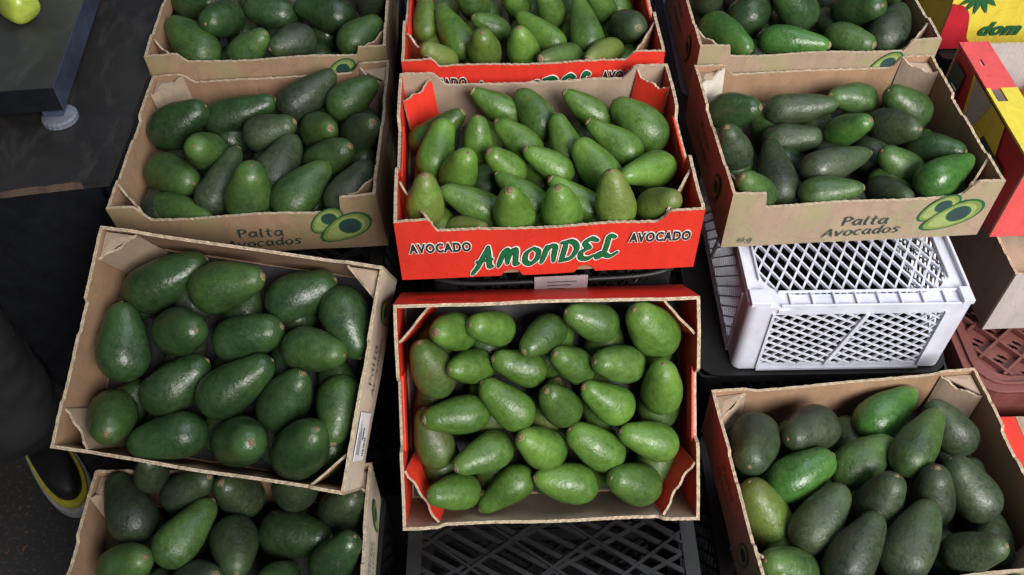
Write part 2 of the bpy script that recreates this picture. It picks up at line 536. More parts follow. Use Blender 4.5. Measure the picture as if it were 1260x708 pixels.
def strokes(mb, text, o, U, V, Nn, height, width, xs=1.0, slant=0.0, arc=0.0, spacing=0.1, mi=0, lift=0.0004, rise=0.0, calli=0.35):
    """hand-lettered strokes as thin raised ribbons; returns width"""
    o, U, V, Nn = Vector(o), Vector(U), Vector(V), Vector(Nn)
    total = sum(GL[c][0] + spacing for c in text)
    x = -total / 2
    cnt = 0
    for c in text:
        adv, st = GL[c]
        for s in st:
            pts = catmull(s)
            prev = None
            P = []
            for i, p in enumerate(pts):
                d = (pts[min(i + 1, len(pts) - 1)] - pts[max(i - 1, 0)])
                if d.length < 1e-6: d = Vector((1, 0))
                d.normalize()
                e = min(i, len(pts) - 1 - i) / max(1, len(pts) - 1)
                w = width * (1 - calli + calli * abs(d.x * .5 - d.y * .85)) * (0.72 + 0.28 * min(1, e * 5))
                n2 = Vector((-d.y, d.x))
                P.append((p, n2, w))
            k0 = len(mb.v)
            for i, (p, n2, w) in enumerate(P):
                for sg in (-1, 1):
                    q = p + n2 * w * 0.5 * sg
                    gx = (x + q.x + slant * q.y) * xs * height
                    gy = q.y * height + arc * (gx / (total * height * xs / 2)) ** 2 * height + rise * gx
                    cnt += 1
                    mb.v.append(tuple(o + U * gx + V * gy + Nn * (lift + cnt * 2e-7)))
            for i in range(len(P) - 1):
                a = k0 + 2 * i
                mb.f.append((a, a + 2, a + 3, a + 1)); mb.m.append(mi)
            for (p, n2, w), sgn in ((P[0], -1), (P[-1], 1)):
                k1 = len(mb.v)
                for j in range(8):
                    an = 2 * math.pi * j / 8
                    q = p + Vector((math.cos(an), math.sin(an))) * w * 0.5
                    gx = (x + q.x + slant * q.y) * xs * height
                    gy = q.y * height + arc * (gx / (total * height * xs / 2)) ** 2 * height + rise * gx
                    cnt += 1
                    mb.v.append(tuple(o + U * gx + V * gy + Nn * (lift + 3e-5 + cnt * 2e-7)))
                mb.f.append(tuple(range(k1, k1 + 8))); mb.m.append(mi)
        x += adv + spacing


def type_mesh(mb, text, o, U, V, Nn, height, xs=0.8, bold=0.0, shear=0.0, mi=0, lift=0.0004, align='CENTER', spacing=1.0, rise=0.0):
    o, U, V, Nn = Vector(o), Vector(U), Vector(V), Vector(Nn)
    cu = bpy.data.curves.new('type', 'FONT')
    cu.body, cu.align_x, cu.offset, cu.shear, cu.space_character = text, align, bold, shear, spacing
    cu.resolution_u = 3
    ob = bpy.data.objects.new('type', cu)
    COL.objects.link(ob)
    dg = bpy.context.evaluated_depsgraph_get()
    me = ob.evaluated_get(dg).to_mesh()
    vs = [o + U * (v.co.x * xs * height * 1.4) + V * (v.co.y * height * 1.4 + rise * v.co.x * height) + Nn * lift for v in me.vertices]
    fs = [tuple(p.vertices) for p in me.polygons]
    mb.add(vs, fs, mi)
    ob.evaluated_get(dg).to_mesh_clear()
    bpy.data.objects.remove(ob)
    bpy.data.curves.remove(cu)


def pear(n=26, L=1.0, w=0.3, neck=0.55):
    """outline of a halved avocado, axis along +x, round end at -x"""
    pts = []
    for i in range(n):
        a = 2 * math.pi * i / n
        x = math.cos(a) * L / 2
        t = (math.cos(a) + 1) / 2
        k = 1 - (1 - neck) * (t ** 1.2)
        pts.append((x, math.sin(a) * w * k))
    return pts


def rot2(pts, a, cx, cy, s=1.0):
    c, sn = math.cos(a), math.sin(a)
    return [(cx + (x * c - y * sn) * s, cy + (x * sn + y * c) * s) for x, y in pts]


def emblem(mb, o, U, V, Nn, s, ang=0.45, two=True):
    """avocado halves printed on the board: materials 0 outline, 1 flesh, 2 light, 3 stone"""
    def half(cx, cy, sc, a, l, neck):
        for k, (f, mi) in enumerate(((1.0, 0), (0.90, 1), (0.74, 2), (0.40, 0), (0.34, 3))):
            if k < 3:
                p = rot2(pear(L=1.0 * f + 0.02, w=0.30 * f, neck=neck), a, cx, cy, sc)
            else:
                q = [(math.cos(t * math.pi / 9) * 0.5 * f - 0.10, math.sin(t * math.pi / 9) * 0.42 * f) for t in range(18)]
                p = rot2(q, a, cx, cy, sc)
            ll = l + k * 0.00012
            mb.add([Vector(o) + Vector(U) * x + Vector(V) * y + Vector(Nn) * ll for x, y in p], [tuple(range(len(p)))], mi)
    if two:
        half(-0.22 * s, 0.16 * s, s * 0.72, ang - 2.9, 0.0004, 0.8)
    half(0.05 * s, -0.02 * s, s, ang + math.pi, 0.0012, 0.62)


EMB = [INK_GREEN, FLESH, FLESH_LIGHT, INK_TEAL]

# ---------------------------------------------------------------- where the cartons stand and how the fruit lies in them
# pose: x, y, rim height relative to the eye (m), turn about z, tilt about x, tilt about y (rad)
POSE = {
 'B': (-0.3870, 1.0940, -0.9270, 0.0020, 0.0330, -0.0540),
 'D': (0.0430, 0.9566, -0.8280, 0.0400, 0.0000, 0.0000),
 'E': (0.0460, 0.6390, -1.0220, 0.0157, 0.8340, 0.0140),
 'F': (0.5009, 1.0889, -0.9177, 0.0470, 0.0000, 0.0000),
 'C': (-0.3860, 0.7120, -0.9840, -0.1940, 0.5390, 0.0630),
 'G': (-0.3950, 0.5000, -1.1620, 0.0138, 0.0000, 0.0000),
 'R': (0.4913, 0.6054, -1.1198, 0.0760, -0.0064, -0.0125),
 'T': (0.0330, 1.2866, -0.8280, 0.0250, 0.0043, -0.0083),
 'A': (-0.3980, 1.4040, -0.8920, 0.0300, 0.0400, -0.0180),
 'H': (0.4973, 1.3941, -0.8909, 0.0280, 0.0027, 0.0024),
}
# row, centre of the round end (mm, carton frame), vector to the stem tip (mm), radius (mm), skin
FRUIT = {
 'B': [
  ('back', (-152, 49, -28), (64, 13, 29), 35.1, 'd'),
  ('back', (-81, 79, -43), (94, 16, 16), 32.7, 'd'),
  ('back', (42, 88, -27), (67, 47, 16), 30.5, 'p'),
  ('back', (121, 91, -32), (54, 33, 16), 32.8, 'm'),
  ('second', (-86, -4, -34), (5, -42, 51), 31.7, 'm'),
  ('second', (-7, 29, -34), (58, 9, 16), 29.1, 'p'),
  ('second', (80, 43, -48), (34, -40, 42), 32.0, 'm'),
  ('second', (148, 30, -51), (32, -28, 55), 34.1, 'p'),
  ('third', (-151, -30, -50), (59, -41, 16), 33.5, 'm'),
  ('third', (-63, -90, -45), (29, 86, 13), 28.5, 'p'),
  ('third', (21, -48, -51), (32, 69, 16), 33.6, 'p'),
  ('third', (97, -24, -51), (49, -8, 41), 31.5, 'm'),
  ('front', (-139, -93, -65), (81, -43, 16), 28.9, 'm'),
  ('front', (-5, -108, -40), (23, 0, 71), 36.5, 'm'),
  ('front', (63, -111, -38), (46, 58, 16), 33.4, 'm'),
  ('front', (140, -113, -39), (41, 52, 16), 29.9, 'p'),
 ],
 'D': [
  ('back', (-162, 49, -41), (59, 21, 30), 23.8, 'n'),
  ('back', (-43, 96, -34), (-51, 12, 30), 22.1, 'g'),
  ('back', (4, 69, -34), (-26, 42, 30), 25.8, 'n'),
  ('back', (85, 79, -34), (-49, 16, 30), 22.0, 'g'),
  ('back', (151, 43, -34), (-44, 33, 30), 31.9, 'n'),
  ('second', (-147, -3, -32), (17, 49, 30), 26.1, 'g'),
  ('second', (-86, 18, -34), (1, 9, 49), 22.0, 'g'),
  ('second', (-18, 19, -34), (-41, 25, 30), 22.0, 'g'),
  ('second', (37, 8, -34), (-16, 43, 30), 21.9, 'g'),
  ('second', (117, 3, -34), (-52, 30, 30), 25.0, 'g'),
  ('third', (-115, -39, -29), (12, -17, 54), 25.7, 'g'),
  ('third', (-43, -27, -35), (-30, -1, 40), 22.4, 'g'),
  ('third', (23, -32, -34), (-46, 17, 30), 21.5, 'g'),
  ('third', (81, -47, -34), (-36, 40, 30), 27.2, 'g'),
  ('third', (156, -36, -34), (-55, -44, 30), 25.9, 'g'),
  ('fourth', (-158, -94, -34), (2, -2, 60), 26.4, 'y'),
  ('fourth', (-80, -87, -46), (-57, 14, 30), 24.3, 'n'),
  ('fourth', (-17, -80, -47), (-47, 31, 30), 22.9, 'g'),
  ('fourth', (57, -89, -52), (-50, 31, 30), 22.8, 'g'),
  ('front', (-115, -112, -60), (32, -24, 30), 21.6, 'y'),
  ('front', (-43, -114, -34), (-11, -13, 60), 27.6, 'g'),
  ('front', (19, -115, -37), (-8, -6, 57), 28.2, 'g'),
  ('front', (88, -116, -27), (-8, 9, 60), 26.9, 'y'),
  ('front', (139, -107, -34), (21, -28, 40), 23.6, 'y'),
 ],
 'E': [
  ('back', (-117, 106, -33), (-28, 12, 53), 27.1, 'g'),
  ('back', (-64, 109, -31), (-36, 15, 37), 23.7, 'g'),
  ('back', (4, 104, -32), (-36, -20, 37), 24.4, 'n'),
  ('back', (72, 111, -32), (-49, 21, 26), 26.0, 'n'),
  ('back', (147, 94, -34), (-38, 40, 35), 31.7, 'g'),
  ('second', (-148, 48, -37), (-17, 51, 27), 29.5, 'r'),
  ('second', (-93, 58, -38), (-32, 10, 44), 24.5, 'g'),
  ('second', (-23, 53, -32), (-49, 17, 17), 24.1, 'g'),
  ('second', (40, 55, -32), (-32, 26, 37), 24.6, 'n'),
  ('second', (104, 56, -32), (-45, 15, 35), 26.2, 'n'),
  ('second', (151, 13, -32), (-1, 49, 40), 27.9, 'g'),
  ('third', (-106, -3, -28), (-56, 0, 27), 27.4, 'g'),
  ('third', (-43, -1, -23), (-46, 40, 4), 27.0, 'g'),
  ('third', (21, -2, -33), (-29, 34, 40), 26.5, 'n'),
  ('third', (89, 1, -32), (-47, 30, 25), 27.0, 'g'),
  ('fourth', (-150, -54, -37), (-16, 60, 4), 27.5, 'r'),
  ('fourth', (-75, -55, -32), (-48, -14, 36), 27.1, 'n'),
  ('fourth', (-4, -56, -32), (-36, 28, 37), 29.0, 'g'),
  ('fourth', (74, -62, -32), (-48, 36, 16), 27.7, 'g'),
  ('fourth', (146, -52, -32), (-53, 23, 17), 26.8, 'g'),
  ('front', (-117, -110, -32), (-43, 7, 38), 25.4, 'g'),
  ('front', (-46, -101, -32), (-49, -35, 4), 24.3, 'g'),
  ('front', (36, -106, -32), (-58, 15, 19), 27.8, 'g'),
  ('front', (122, -110, -32), (-45, 23, 34), 29.7, 'n'),
 ],
 'F': [
  ('back', (-154, 73, -36), (45, -28, 30), 29.4, 'd'),
  ('back', (-63, 70, -36), (85, -6, 10), 26.9, 'p'),
  ('back', (68, 88, -36), (-56, -6, 18), 26.2, 'm'),
  ('back', (142, 55, -38), (-50, 4, 41), 31.8, 'm'),
  ('second', (-157, -20, -44), (-22, 0, 58), 27.4, 'p'),
  ('second', (-72, 21, -55), (61, -8, 10), 27.8, 'p'),
  ('second', (13, 11, -36), (24, -27, 46), 25.8, 'b'),
  ('second', (88, 18, -34), (28, -45, 31), 29.8, 'p'),
  ('second', (139, -26, -49), (41, -36, 27), 29.8, 'd'),
  ('third', (-104, -88, -51), (6, 97, 8), 30.4, 'p'),
  ('third', (-46, -69, -36), (87, 22, 9), 28.1, 'p'),
  ('third', (99, -61, -55), (-46, 9, 33), 28.0, 'm'),
  ('third', (116, -113, -26), (65, 34, 10), 30.5, 'b'),
  ('front', (-146, -116, -35), (-35, -11, 48), 26.9, 'm'),
  ('front', (-59, -119, -36), (65, -5, 10), 24.6, 'm'),
  ('front', (60, -89, -70), (15, -50, 31), 26.9, 'p'),
 ],
 'C': [
  ('back', (-130, 80, -51), (71, 52, 6), 35.3, 'd'),
  ('back', (-31, 92, -31), (67, 21, 22), 35.7, 'm'),
  ('back', (64, 91, -54), (59, 38, 6), 35.5, 'd'),
  ('back', (143, 85, -46), (34, -59, 6), 34.0, 'd'),
  ('second', (-140, -15, -32), (-15, 69, 6), 36.5, 'd'),
  ('second', (-77, 26, -38), (47, 3, 55), 34.4, 'd'),
  ('second', (7, 27, -39), (61, 27, 15), 33.2, 'd'),
  ('second', (104, 28, -25), (61, -2, 23), 32.0, 'm'),
  ('third', (-77, -57, -41), (51, 51, 6), 35.7, 'd'),
  ('third', (7, -47, -28), (61, 53, 6), 35.6, 'd'),
  ('third', (84, -54, -41), (31, 50, 43), 35.4, 'd'),
  ('third', (157, -31, -51), (8, -60, 23), 31.6, 'm'),
  ('front', (-140, -96, -38), (26, -24, 59), 33.0, 'm'),
  ('front', (-38, -109, -29), (-67, -25, 6), 33.8, 'd'),
  ('front', (36, -107, -38), (38, 6, 66), 36.5, 'd'),
  ('front', (121, -107, -23), (34, 37, 55), 36.5, 'd'),
 ],
 'G': [
  ('back', (-129, 79, -12), (-39, 66, 10), 36.0, 'p'),
  ('back', (-107, 129, 15), (16, -2, 51), 23.8, 'p'),
  ('back', (-66, 113, -7), (46, 4, 41), 30.3, 'p'),
  ('back', (12, 113, -25), (-13, -9, 63), 31.8, 'p'),
  ('back', (91, 112, -2), (13, -10, 63), 32.0, 'p'),
  ('back', (146, 96, -44), (32, -4, 57), 31.8, 'p'),
  ('second', (-61, 34, -4), (44, 61, 10), 31.1, 'm'),
  ('second', (11, 51, -24), (21, -61, 28), 34.5, 'p'),
  ('second', (75, 65, -42), (68, -13, 10), 34.0, 'd'),
  ('front', (-135, 16, -29), (47, -5, 44), 31.8, 'm'),
  ('front', (-35, -7, -33), (43, -8, 45), 30.8, 'p'),
  ('front', (80, -9, -35), (-6, -22, 54), 28.8, 'd'),
  ('front', (146, 15, -31), (38, 16, 46), 30.2, 'd'),
 ],
 'R': [
  ('back', (-142, 83, -31), (-30, -62, 29), 36.5, 'p'),
  ('back', (-52, 90, -31), (-57, -29, 31), 34.7, 'p'),
  ('back', (39, 97, -37), (68, 38, 18), 33.1, 'b'),
  ('back', (147, 66, -42), (-35, 40, 32), 30.3, 'p'),
  ('second', (-147, -30, -64), (-28, 35, 55), 34.5, 'y'),
  ('second', (-109, 13, -32), (61, 23, 18), 33.8, 'b'),
  ('second', (-14, 29, -40), (59, 30, 18), 31.9, 'm'),
  ('second', (54, 21, -11), (58, 58, 18), 29.8, 'm'),
  ('third', (-102, -61, -34), (53, 49, 18), 33.4, 'p'),
  ('third', (-11, -39, -40), (20, 18, 62), 33.0, 'p'),
  ('third', (71, -38, -40), (-3, 25, 58), 30.9, 'p'),
  ('third', (132, -39, -34), (-33, 45, 38), 33.2, 'p'),
  ('front', (-136, -108, -49), (-48, 0, 43), 31.6, 'm'),
  ('front', (-74, -115, -26), (55, 55, 18), 32.5, 'p'),
  ('front', (0, -113, -23), (57, 60, 18), 33.8, 'p'),
  ('front', (80, -113, -31), (32, -16, 51), 27.7, 'p'),
 ],
 'T': [
  ('back', (-166, -13, -40), (-1, 52, 26), 21.5, 'y'),
  ('back', (-85, 42, -40), (-26, -16, 49), 25.5, 'n'),
  ('back', (-15, 45, -40), (-24, -17, 45), 23.7, 'g'),
  ('back', (39, 15, -40), (-15, -11, 49), 23.4, 'n'),
  ('back', (123, 23, -40), (-24, -11, 45), 23.2, 'n'),
  ('middle', (-110, -56, -40), (-37, 64, 26), 26.2, 'g'),
  ('middle', (-52, -23, -40), (-38, -1, 26), 21.5, 'n'),
  ('middle', (34, -61, -40), (-53, 44, 24), 22.7, 'g'),
  ('middle', (90, -56, -40), (-11, 84, 25), 27.6, 'n'),
  ('middle', (154, -29, -40), (11, -49, 32), 28.3, 'p'),
  ('front', (-135, -97, -40), (-28, -17, 36), 21.5, 'y'),
  ('front', (-72, -86, -40), (-4, -25, 56), 27.2, 'y'),
  ('front', (-11, -90, -40), (-8, -12, 56), 25.8, 'g'),
  ('front', (60, -100, -40), (-51, -39, 26), 21.5, 'r'),
  ('front', (122, -91, -40), (-41, -49, 26), 21.5, 'y'),
 ],
 'A': [
  ('back', (-159, 32, -28), (52, -28, 19), 30.3, 'd'),
  ('back', (1, -4, -34), (-64, 5, 12), 29.4, 'd'),
  ('back', (98, -25, -27), (-67, 20, 12), 34.1, 'd'),
  ('back', (158, 11, -33), (23, -25, 51), 27.0, 'p'),
  ('front', (-125, -96, -33), (-54, 77, 12), 36.5, 'm'),
  ('front', (-85, -28, -20), (-18, -57, 31), 32.7, 'd'),
  ('front', (-45, -114, -28), (46, -1, 38), 29.0, 'm'),
  ('front', (44, -88, -28), (-41, -43, 16), 30.0, 'p'),
  ('front', (136, -98, -28), (44, 43, 12), 30.8, 'm'),
 ],
 'H': [
  ('back', (-149, 18, -30), (-12, -22, 53), 25.9, 'p'),
  ('back', (-89, -26, -32), (52, 59, 10), 36.1, 'd'),
  ('back', (1, -18, -28), (-47, -10, 57), 36.5, 'd'),
  ('back', (93, -16, -30), (25, -55, 44), 36.4, 'd'),
  ('back', (166, 19, -27), (1, -34, 41), 23.5, 'm'),
  ('front', (-147, -58, -32), (39, -82, 10), 30.5, 'b'),
  ('front', (-54, -99, -30), (79, -30, 10), 27.7, 'b'),
  ('front', (56, -91, -32), (37, -45, 15), 26.7, 'm'),
  ('front', (131, -92, -30), (47, 62, 10), 32.8, 'p'),
 ],
}

# ---------------------------------------------------------------- carton of corrugated board
CW, CD, CH, TH = 0.39, 0.2985, 0.11, 0.0042


def panel(mb, o, U, V, Nn, width, top, bot=lambda u: 0.0, th=TH, step=0.005, rows=6, warp=0.002, seed=0.0, rag=0.0013):
    """board sheet; top(u), bot(u) heights; outer face slot 0, inner face slot 1, cut edge slot 2"""
    o, U, V, Nn = Vector(o), Vector(U), Vector(V), Vector(Nn)
    n = max(4, int(width / step))
    k = len(mb.v)
    def pt(i, j, side):
        u = width * i / n
        t = top(u) + rag * noise.noise((u * 260 + seed * 7, seed, 0)) + rag * 0.8 * noise.noise((u * 900, seed * 3, 1))
        b = bot(u)
        v = b + (t - b) * j / rows
        w = warp * noise.noise((u * 9 + seed * 5, v * 12, seed)) * min(1, 8 * min(u, width - u) / width)
        return o + U * u + V * v + Nn * (w - (th if side else 0))
    for side in (0, 1):
        for i in range(n + 1):
            for j in range(rows + 1):
                mb.v.append(tuple(pt(i, j, side)))
    S = (n + 1) * (rows + 1)
    def id(i, j, s): return k + s * S + i * (rows + 1) + j
    for i in range(n):
        for j in range(rows):
            mb.f.append((id(i, j, 0), id(i + 1, j, 0), id(i + 1, j + 1, 0), id(i, j + 1, 0))); mb.m.append(0)
            mb.f.append((id(i, j, 1), id(i, j + 1, 1), id(i + 1, j + 1, 1), id(i + 1, j, 1))); mb.m.append(1)
    dist = 0.0
    for i in range(n):
        a, b = Vector(mb.v[id(i, rows, 0)]), Vector(mb.v[id(i + 1, rows, 0)])
        nd = dist + (b - a).length
        mb.uv[len(mb.f)] = [(dist, 0), (nd, 0), (nd, 1), (dist, 1)]
        mb.f.append((id(i, rows, 0), id(i + 1, rows, 0), id(i + 1, rows, 1), id(i, rows, 1))); mb.m.append(2)
        dist = nd
        mb.uv[len(mb.f)] = [(dist, 0), (nd, 0), (nd, 1), (dist, 1)]
        mb.f.append((id(i, 0, 0), id(i, 0, 1), id(i + 1, 0, 1), id(i + 1, 0, 0))); mb.m.append(2)
    for i, fl in ((0, 0), (n, 1)):
        for j in range(rows):
            q = (id(i, j, 0), id(i, j + 1, 0), id(i, j + 1, 1), id(i, j, 1))
            va, vb = j * 0.018, (j + 1) * 0.018
            uv = [(va, 0), (vb, 0), (vb, 1), (va, 1)]
            if fl: q, uv = q[::-1], uv[::-1]
            mb.uv[len(mb.f)] = uv
            mb.f.append(q); mb.m.append(2)


def sm(x, a, b):
    t = min(1, max(0, (x - a) / (b - a)))
    return t * t * (3 - 2 * t)


def carton(key, label, red=False, front=((.045, .008), (.045, .008)), drop=0.02, notches=False, seed=0.0, art='front'):
    x, y, z, rz, rx, ry = POSE[key]
    root = empty('avocado_carton', label, 'carton', frame(x, y, z, rz, rx, ry), 'open cartons of avocados')
    W, D, H = CW, CD, CH
    outm = RED if red else (KRAFT_WARM_DIM if key in 'ABCG' else KRAFT_OUT)
    mats = [outm, KRAFT_PALE if red else KRAFT_IN, EDGE]
    (la, lb), (ra, rb) = front

    def ftop(u):
        return H - drop * sm(u, la, la + lb) * (1 - sm(u, W - ra - rb, W - ra)) + 0.0015 * math.sin(u * 31 + seed)
    def bnotch(u):
        if not notches: return 0.0
        for c in (W * .375, W * .625):
            d = abs(u - c)
            if d < 0.013: return math.sqrt(0.013 ** 2 - d * d)
        return 0.0
    mb = MB(); panel(mb, (-W / 2, -D / 2, -H), (1, 0, 0), (0, 0, 1), (0, -1, 0), W, ftop, bnotch, step=0.003 if notches else 0.004, seed=seed + 1)
    fp = mb.build('front_panel', mats, root)
    def btop(u):
        dd = {'T': .020, 'D': .022, 'E': .005, 'A': .018, 'B': .018, 'F': .020, 'H': .018}.get(key, .007)
        return H - dd * sm(u, .046, .066) * (1 - sm(u, W - .068, W - .046)) + 0.001 * math.sin(u * 23 + seed)
    mb = MB(); panel(mb, (W / 2, D / 2, -H), (-1, 0, 0), (0, 0, 1), (0, 1, 0), W, btop, seed=seed + 2)
    bp = mb.build('back_panel', mats, root)
    # short sides: u runs front->back on the left, back->front on the right
    def stop_(u, flip):
        t = (D - 2 * TH - u) if flip else u     # t measured from the front
        DD = D - 2 * TH
        if red:
            return H - 0.019 * sm(t, DD * .34, DD * .36) * (1 - sm(t, DD * .66, DD * .68)) - 0.004 * (1 - sm(t, 0.03, 0.06)) * 0
        return H - 0.004 * sm(t, .055, .06) * (1 - sm(t, DD - .10, DD - .095)) - 0.003 * sm(t, DD * .5, DD * .52) * (1 - sm(t, DD - .10, DD - .095))
    smats = [outm, RED_IN if red else KRAFT_IN, EDGE]
    sides = []
    for sx in (-1, 1):
        mb = MB()
        if sx < 0:
            panel(mb, (-W / 2, D / 2 - TH, -H), (0, -1, 0), (0, 0, 1), (-1, 0, 0), D - 2 * TH, lambda u: stop_(u, True), seed=seed + 3)
        else:
            panel(mb, (W / 2, -D / 2 + TH, -H), (0, 1, 0), (0, 0, 1), (1, 0, 0), D - 2 * TH, lambda u: stop_(u, False), seed=seed + 4)
        sides.append(mb.build('side_panel', [LIT_SIDE] + smats[1:] if key in 'CG' and sx > 0 else smats, root))
        if red:   # thin folded-over red lip along the low middle of the side
            mb = MB()
            DD = D - 2 * TH
            y0, y1 = -D / 2 + TH + DD * .35, -D / 2 + TH + DD * .67
            xc = sx * (W / 2 - .0058)
            mb.box((xc - .0016, y0 - .004, -.045), (xc + .0016, y1 + .004, -.0165))
            mb.build('folded_lip', RED_IN, root, bevel=0.001)
    mb = MB(); mb.box((-W / 2 + TH, -D / 2 + TH, -H + 0.0005), (W / 2 - TH, D / 2 - TH, -H + 0.0045))
    mb.build('base_panel', KRAFT_IN, root)
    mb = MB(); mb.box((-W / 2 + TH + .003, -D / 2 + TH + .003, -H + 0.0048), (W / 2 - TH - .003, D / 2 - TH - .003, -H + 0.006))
    mb.build('gap_liner_sheet', GAP_LINER, root)  # liner of the tilted carton; added in the others to darken the gaps
    # diagonal boards that close off each corner into a hollow post
    i = 0
    for sx in (-1, 1):
        for sy in (-1, 1):
            i += 1
            a, b_ = (0.040, 0.066) if red else (0.046, 0.052)
            if red: a, b_ = (0.044, 0.050) if sy > 0 else (0.046, 0.078)
            if sy > 0 and not red: a, b_ = 0.05, 0.045
            p = Vector((sx * (W / 2 - a), sy * (D / 2 - TH - .001), -H + .005))
            q = Vector((sx * (W / 2 - TH - .001), sy * (D / 2 - b_), -H + .005))
            if sx * sy < 0: p, q = q, p
            L = (q - p).length
            Ud = (q - p) / L
            Nd = Ud.cross(Vector((0, 0, 1))) * -1
            if Nd.dot(Vector((sx, sy, 0))) > 0: Nd = -Nd
            # outer face of the sheet must look into the carton
            if Ud.cross(Vector((0, 0, 1))).dot(Nd) < 0:
                p, q = q, p; Ud = -Ud
            rg = random.uniform(0.0006, 0.0022)
            hh = H - .007 - random.uniform(0, .006)
            ph = random.uniform(0, 6)
            lean = .016 if red else .007
            mb = MB()
            panel(mb, p + Nd * lean, Ud, Vector((0, 0, 1)) - Nd * (lean / H), Nd, L, lambda u, hh=hh, L=L, ph=ph: hh - 0.006 * math.sin(math.pi * u / L) + 0.0022 * math.sin(u * 210 + ph), th=0.003, step=0.003, rows=4, warp=0.002, seed=seed + 10 + i, rag=rg)
            mb.build('corner_flap', [RED_IN if red else (TORN if key == 'F' and sx < 0 < sy else KRAFT_PALE), KRAFT_IN, EDGE], root)
            if not red and sy > 0:    # crumpled top fold over the rear corner post
                mb = MB()
                c = Vector((sx * (W / 2 - .016), sy * (D / 2 - .016), -.006))
                pts = [(sx * (W / 2 - a + .004), sy * (D / 2 - .006)), (sx * (W / 2 - .006), sy * (D / 2 - .006)), (sx * (W / 2 - .006), sy * (D / 2 - b_ + .004))]
                top = [Vector((px, py, -.009 + random.uniform(-.003, .003))) for px, py in pts] + [c]
                low = [v - Vector((0, 0, .0025)) for v in top]
                mb.add(top + low, [(0, 3, 1), (1, 3, 2), (0, 2, 3), (4, 5, 7), (5, 6, 7), (4, 7, 6), (0, 1, 5, 4), (1, 2, 6, 5), (2, 0, 4, 6)])
                mb.build('corner_fold', KRAFT_PALE, root)
    nF = (0, -1, 0)
    lift = .0022
    fo = lambda u, v: (u, -D / 2 - 0.0014, v)
    if red:
        mb = MB()
        for k, (wd, mi) in enumerate(((.39, 0), (.28, 1), (.195, 2))):
            strokes(mb, '1235678', fo(-.002, -.084 if key != 'T' else -.078), (1, 0, 0), (0, 0, 1), nF, .037, wd, xs=.77, slant=.16, mi=mi, lift=.0006 + k * .0004, rise=.07, spacing=.05, calli=.25)
        mb.build('brand_lettering', [INK_WHITE, INK_DARK, INK_BRIGHT], fp)
        for u, v in ((-.140, -.0555 if key != 'T' else -.050), (.143, -.0525 if key != 'T' else -.048)):
            mb = MB()
            type_mesh(mb, 'AVOCADO', fo(u, v), (1, 0, 0), (0, 0, 1), nF, .0165, xs=.62, bold=.10, mi=0, lift=.0008, spacing=1.15)
            type_mesh(mb, 'AVOCADO', fo(u, v), (1, 0, 0), (0, 0, 1), nF, .0165, xs=.62, bold=.045, mi=1, lift=.0014, spacing=1.15)
            mb.build('lettering', [INK_WHITE, INK_DARK], fp)
        if key == 'E':
            mb = MB()
            type_mesh(mb, 'AVOCADO', (-.13, D / 2 + .0014, -.035), (-1, 0, 0), (0, 0, 1), (0, 1, 0), .0135, xs=.80, bold=.02, mi=0, lift=.0008)
            mb.build('lettering', [INK_DARK], bp)
    else:
        mb = MB()
        strokes(mb, 'Palta', fo(.012, -.0735), (1, 0, 0), (0, 0, 1), nF, .0175, .14, xs=1.18, slant=.12, lift=.001)
        strokes(mb, 'Avocados', fo(.012, -.0945), (1, 0, 0), (0, 0, 1), nF, .0165, .14, xs=1.12, slant=.14, lift=.001, rise=.03)
        mb.build('lettering', INK_TEAL, fp)
        mb = MB()
        strokes(mb, '4kg', fo(-.163, -.098), (1, 0, 0), (0, 0, 1), nF, .010, .15, xs=1.1, slant=.2, lift=.001)
        mb.build('weight_lettering', INK_TEAL, fp)
        mb = MB()
        emblem(mb, fo(.135, -.062), (1, 0, 0), (0, 0, 1), nF, .092, ang=.55)
        mb.build('printed_emblem', EMB, fp)
        # smaller emblem and small print on both short sides
        for s_, sx in zip(sides, (-1, 1)):
            U = (0, -1, 0) if sx < 0 else (0, 1, 0)
            oo = lambda t, v: (sx * (W / 2 + .0014), t, v)
            mb = MB()
            emblem(mb, oo(-.075 if sx < 0 else .09, -.055), U, (0, 0, 1), (sx, 0, 0), .06, ang=1.3, two=False)
            mb.build('printed_emblem', EMB, s_)
            mb = MB()
            strokes(mb, 'Palta', oo(.02, -.045), U, (0, 0, 1), (sx, 0, 0), .015, .14, xs=1.1, slant=.1, lift=.001)
            strokes(mb, 'Avocados', oo(.02, -.07), U, (0, 0, 1), (sx, 0, 0), .013, .14, xs=1.0, slant=.1, lift=.001)
            mb.build('lettering', INK_TEAL, s_)
    if key in ('C', 'G'):
        mb = MB()
        yy = -.075
        X = W / 2 + .002
        mb.box((X, yy - .032, -.075), (X + .0006, yy + .032, -.012), 0)
        mb.box((X + .0006, yy - .004, -.050), (X + .0009, yy + .012, -.044), 1)
        for q in range(9):
            mb.box((X + .0006, yy - .026 + q * .0028, -.068), (X + .0009, yy - .0248 + q * .0028 + (q % 3) * .0004, -.056), 1)
        for q in range(5):
            mb.box((X + .0006, yy - .024, -.020 - q * .0045), (X + .0009, yy + .006 + (q * 7 % 4) * .005, -.0188 - q * .0045), 1)
        mb.build('sticker', [PAPER, INK_TEAL], sides[1])
    return root


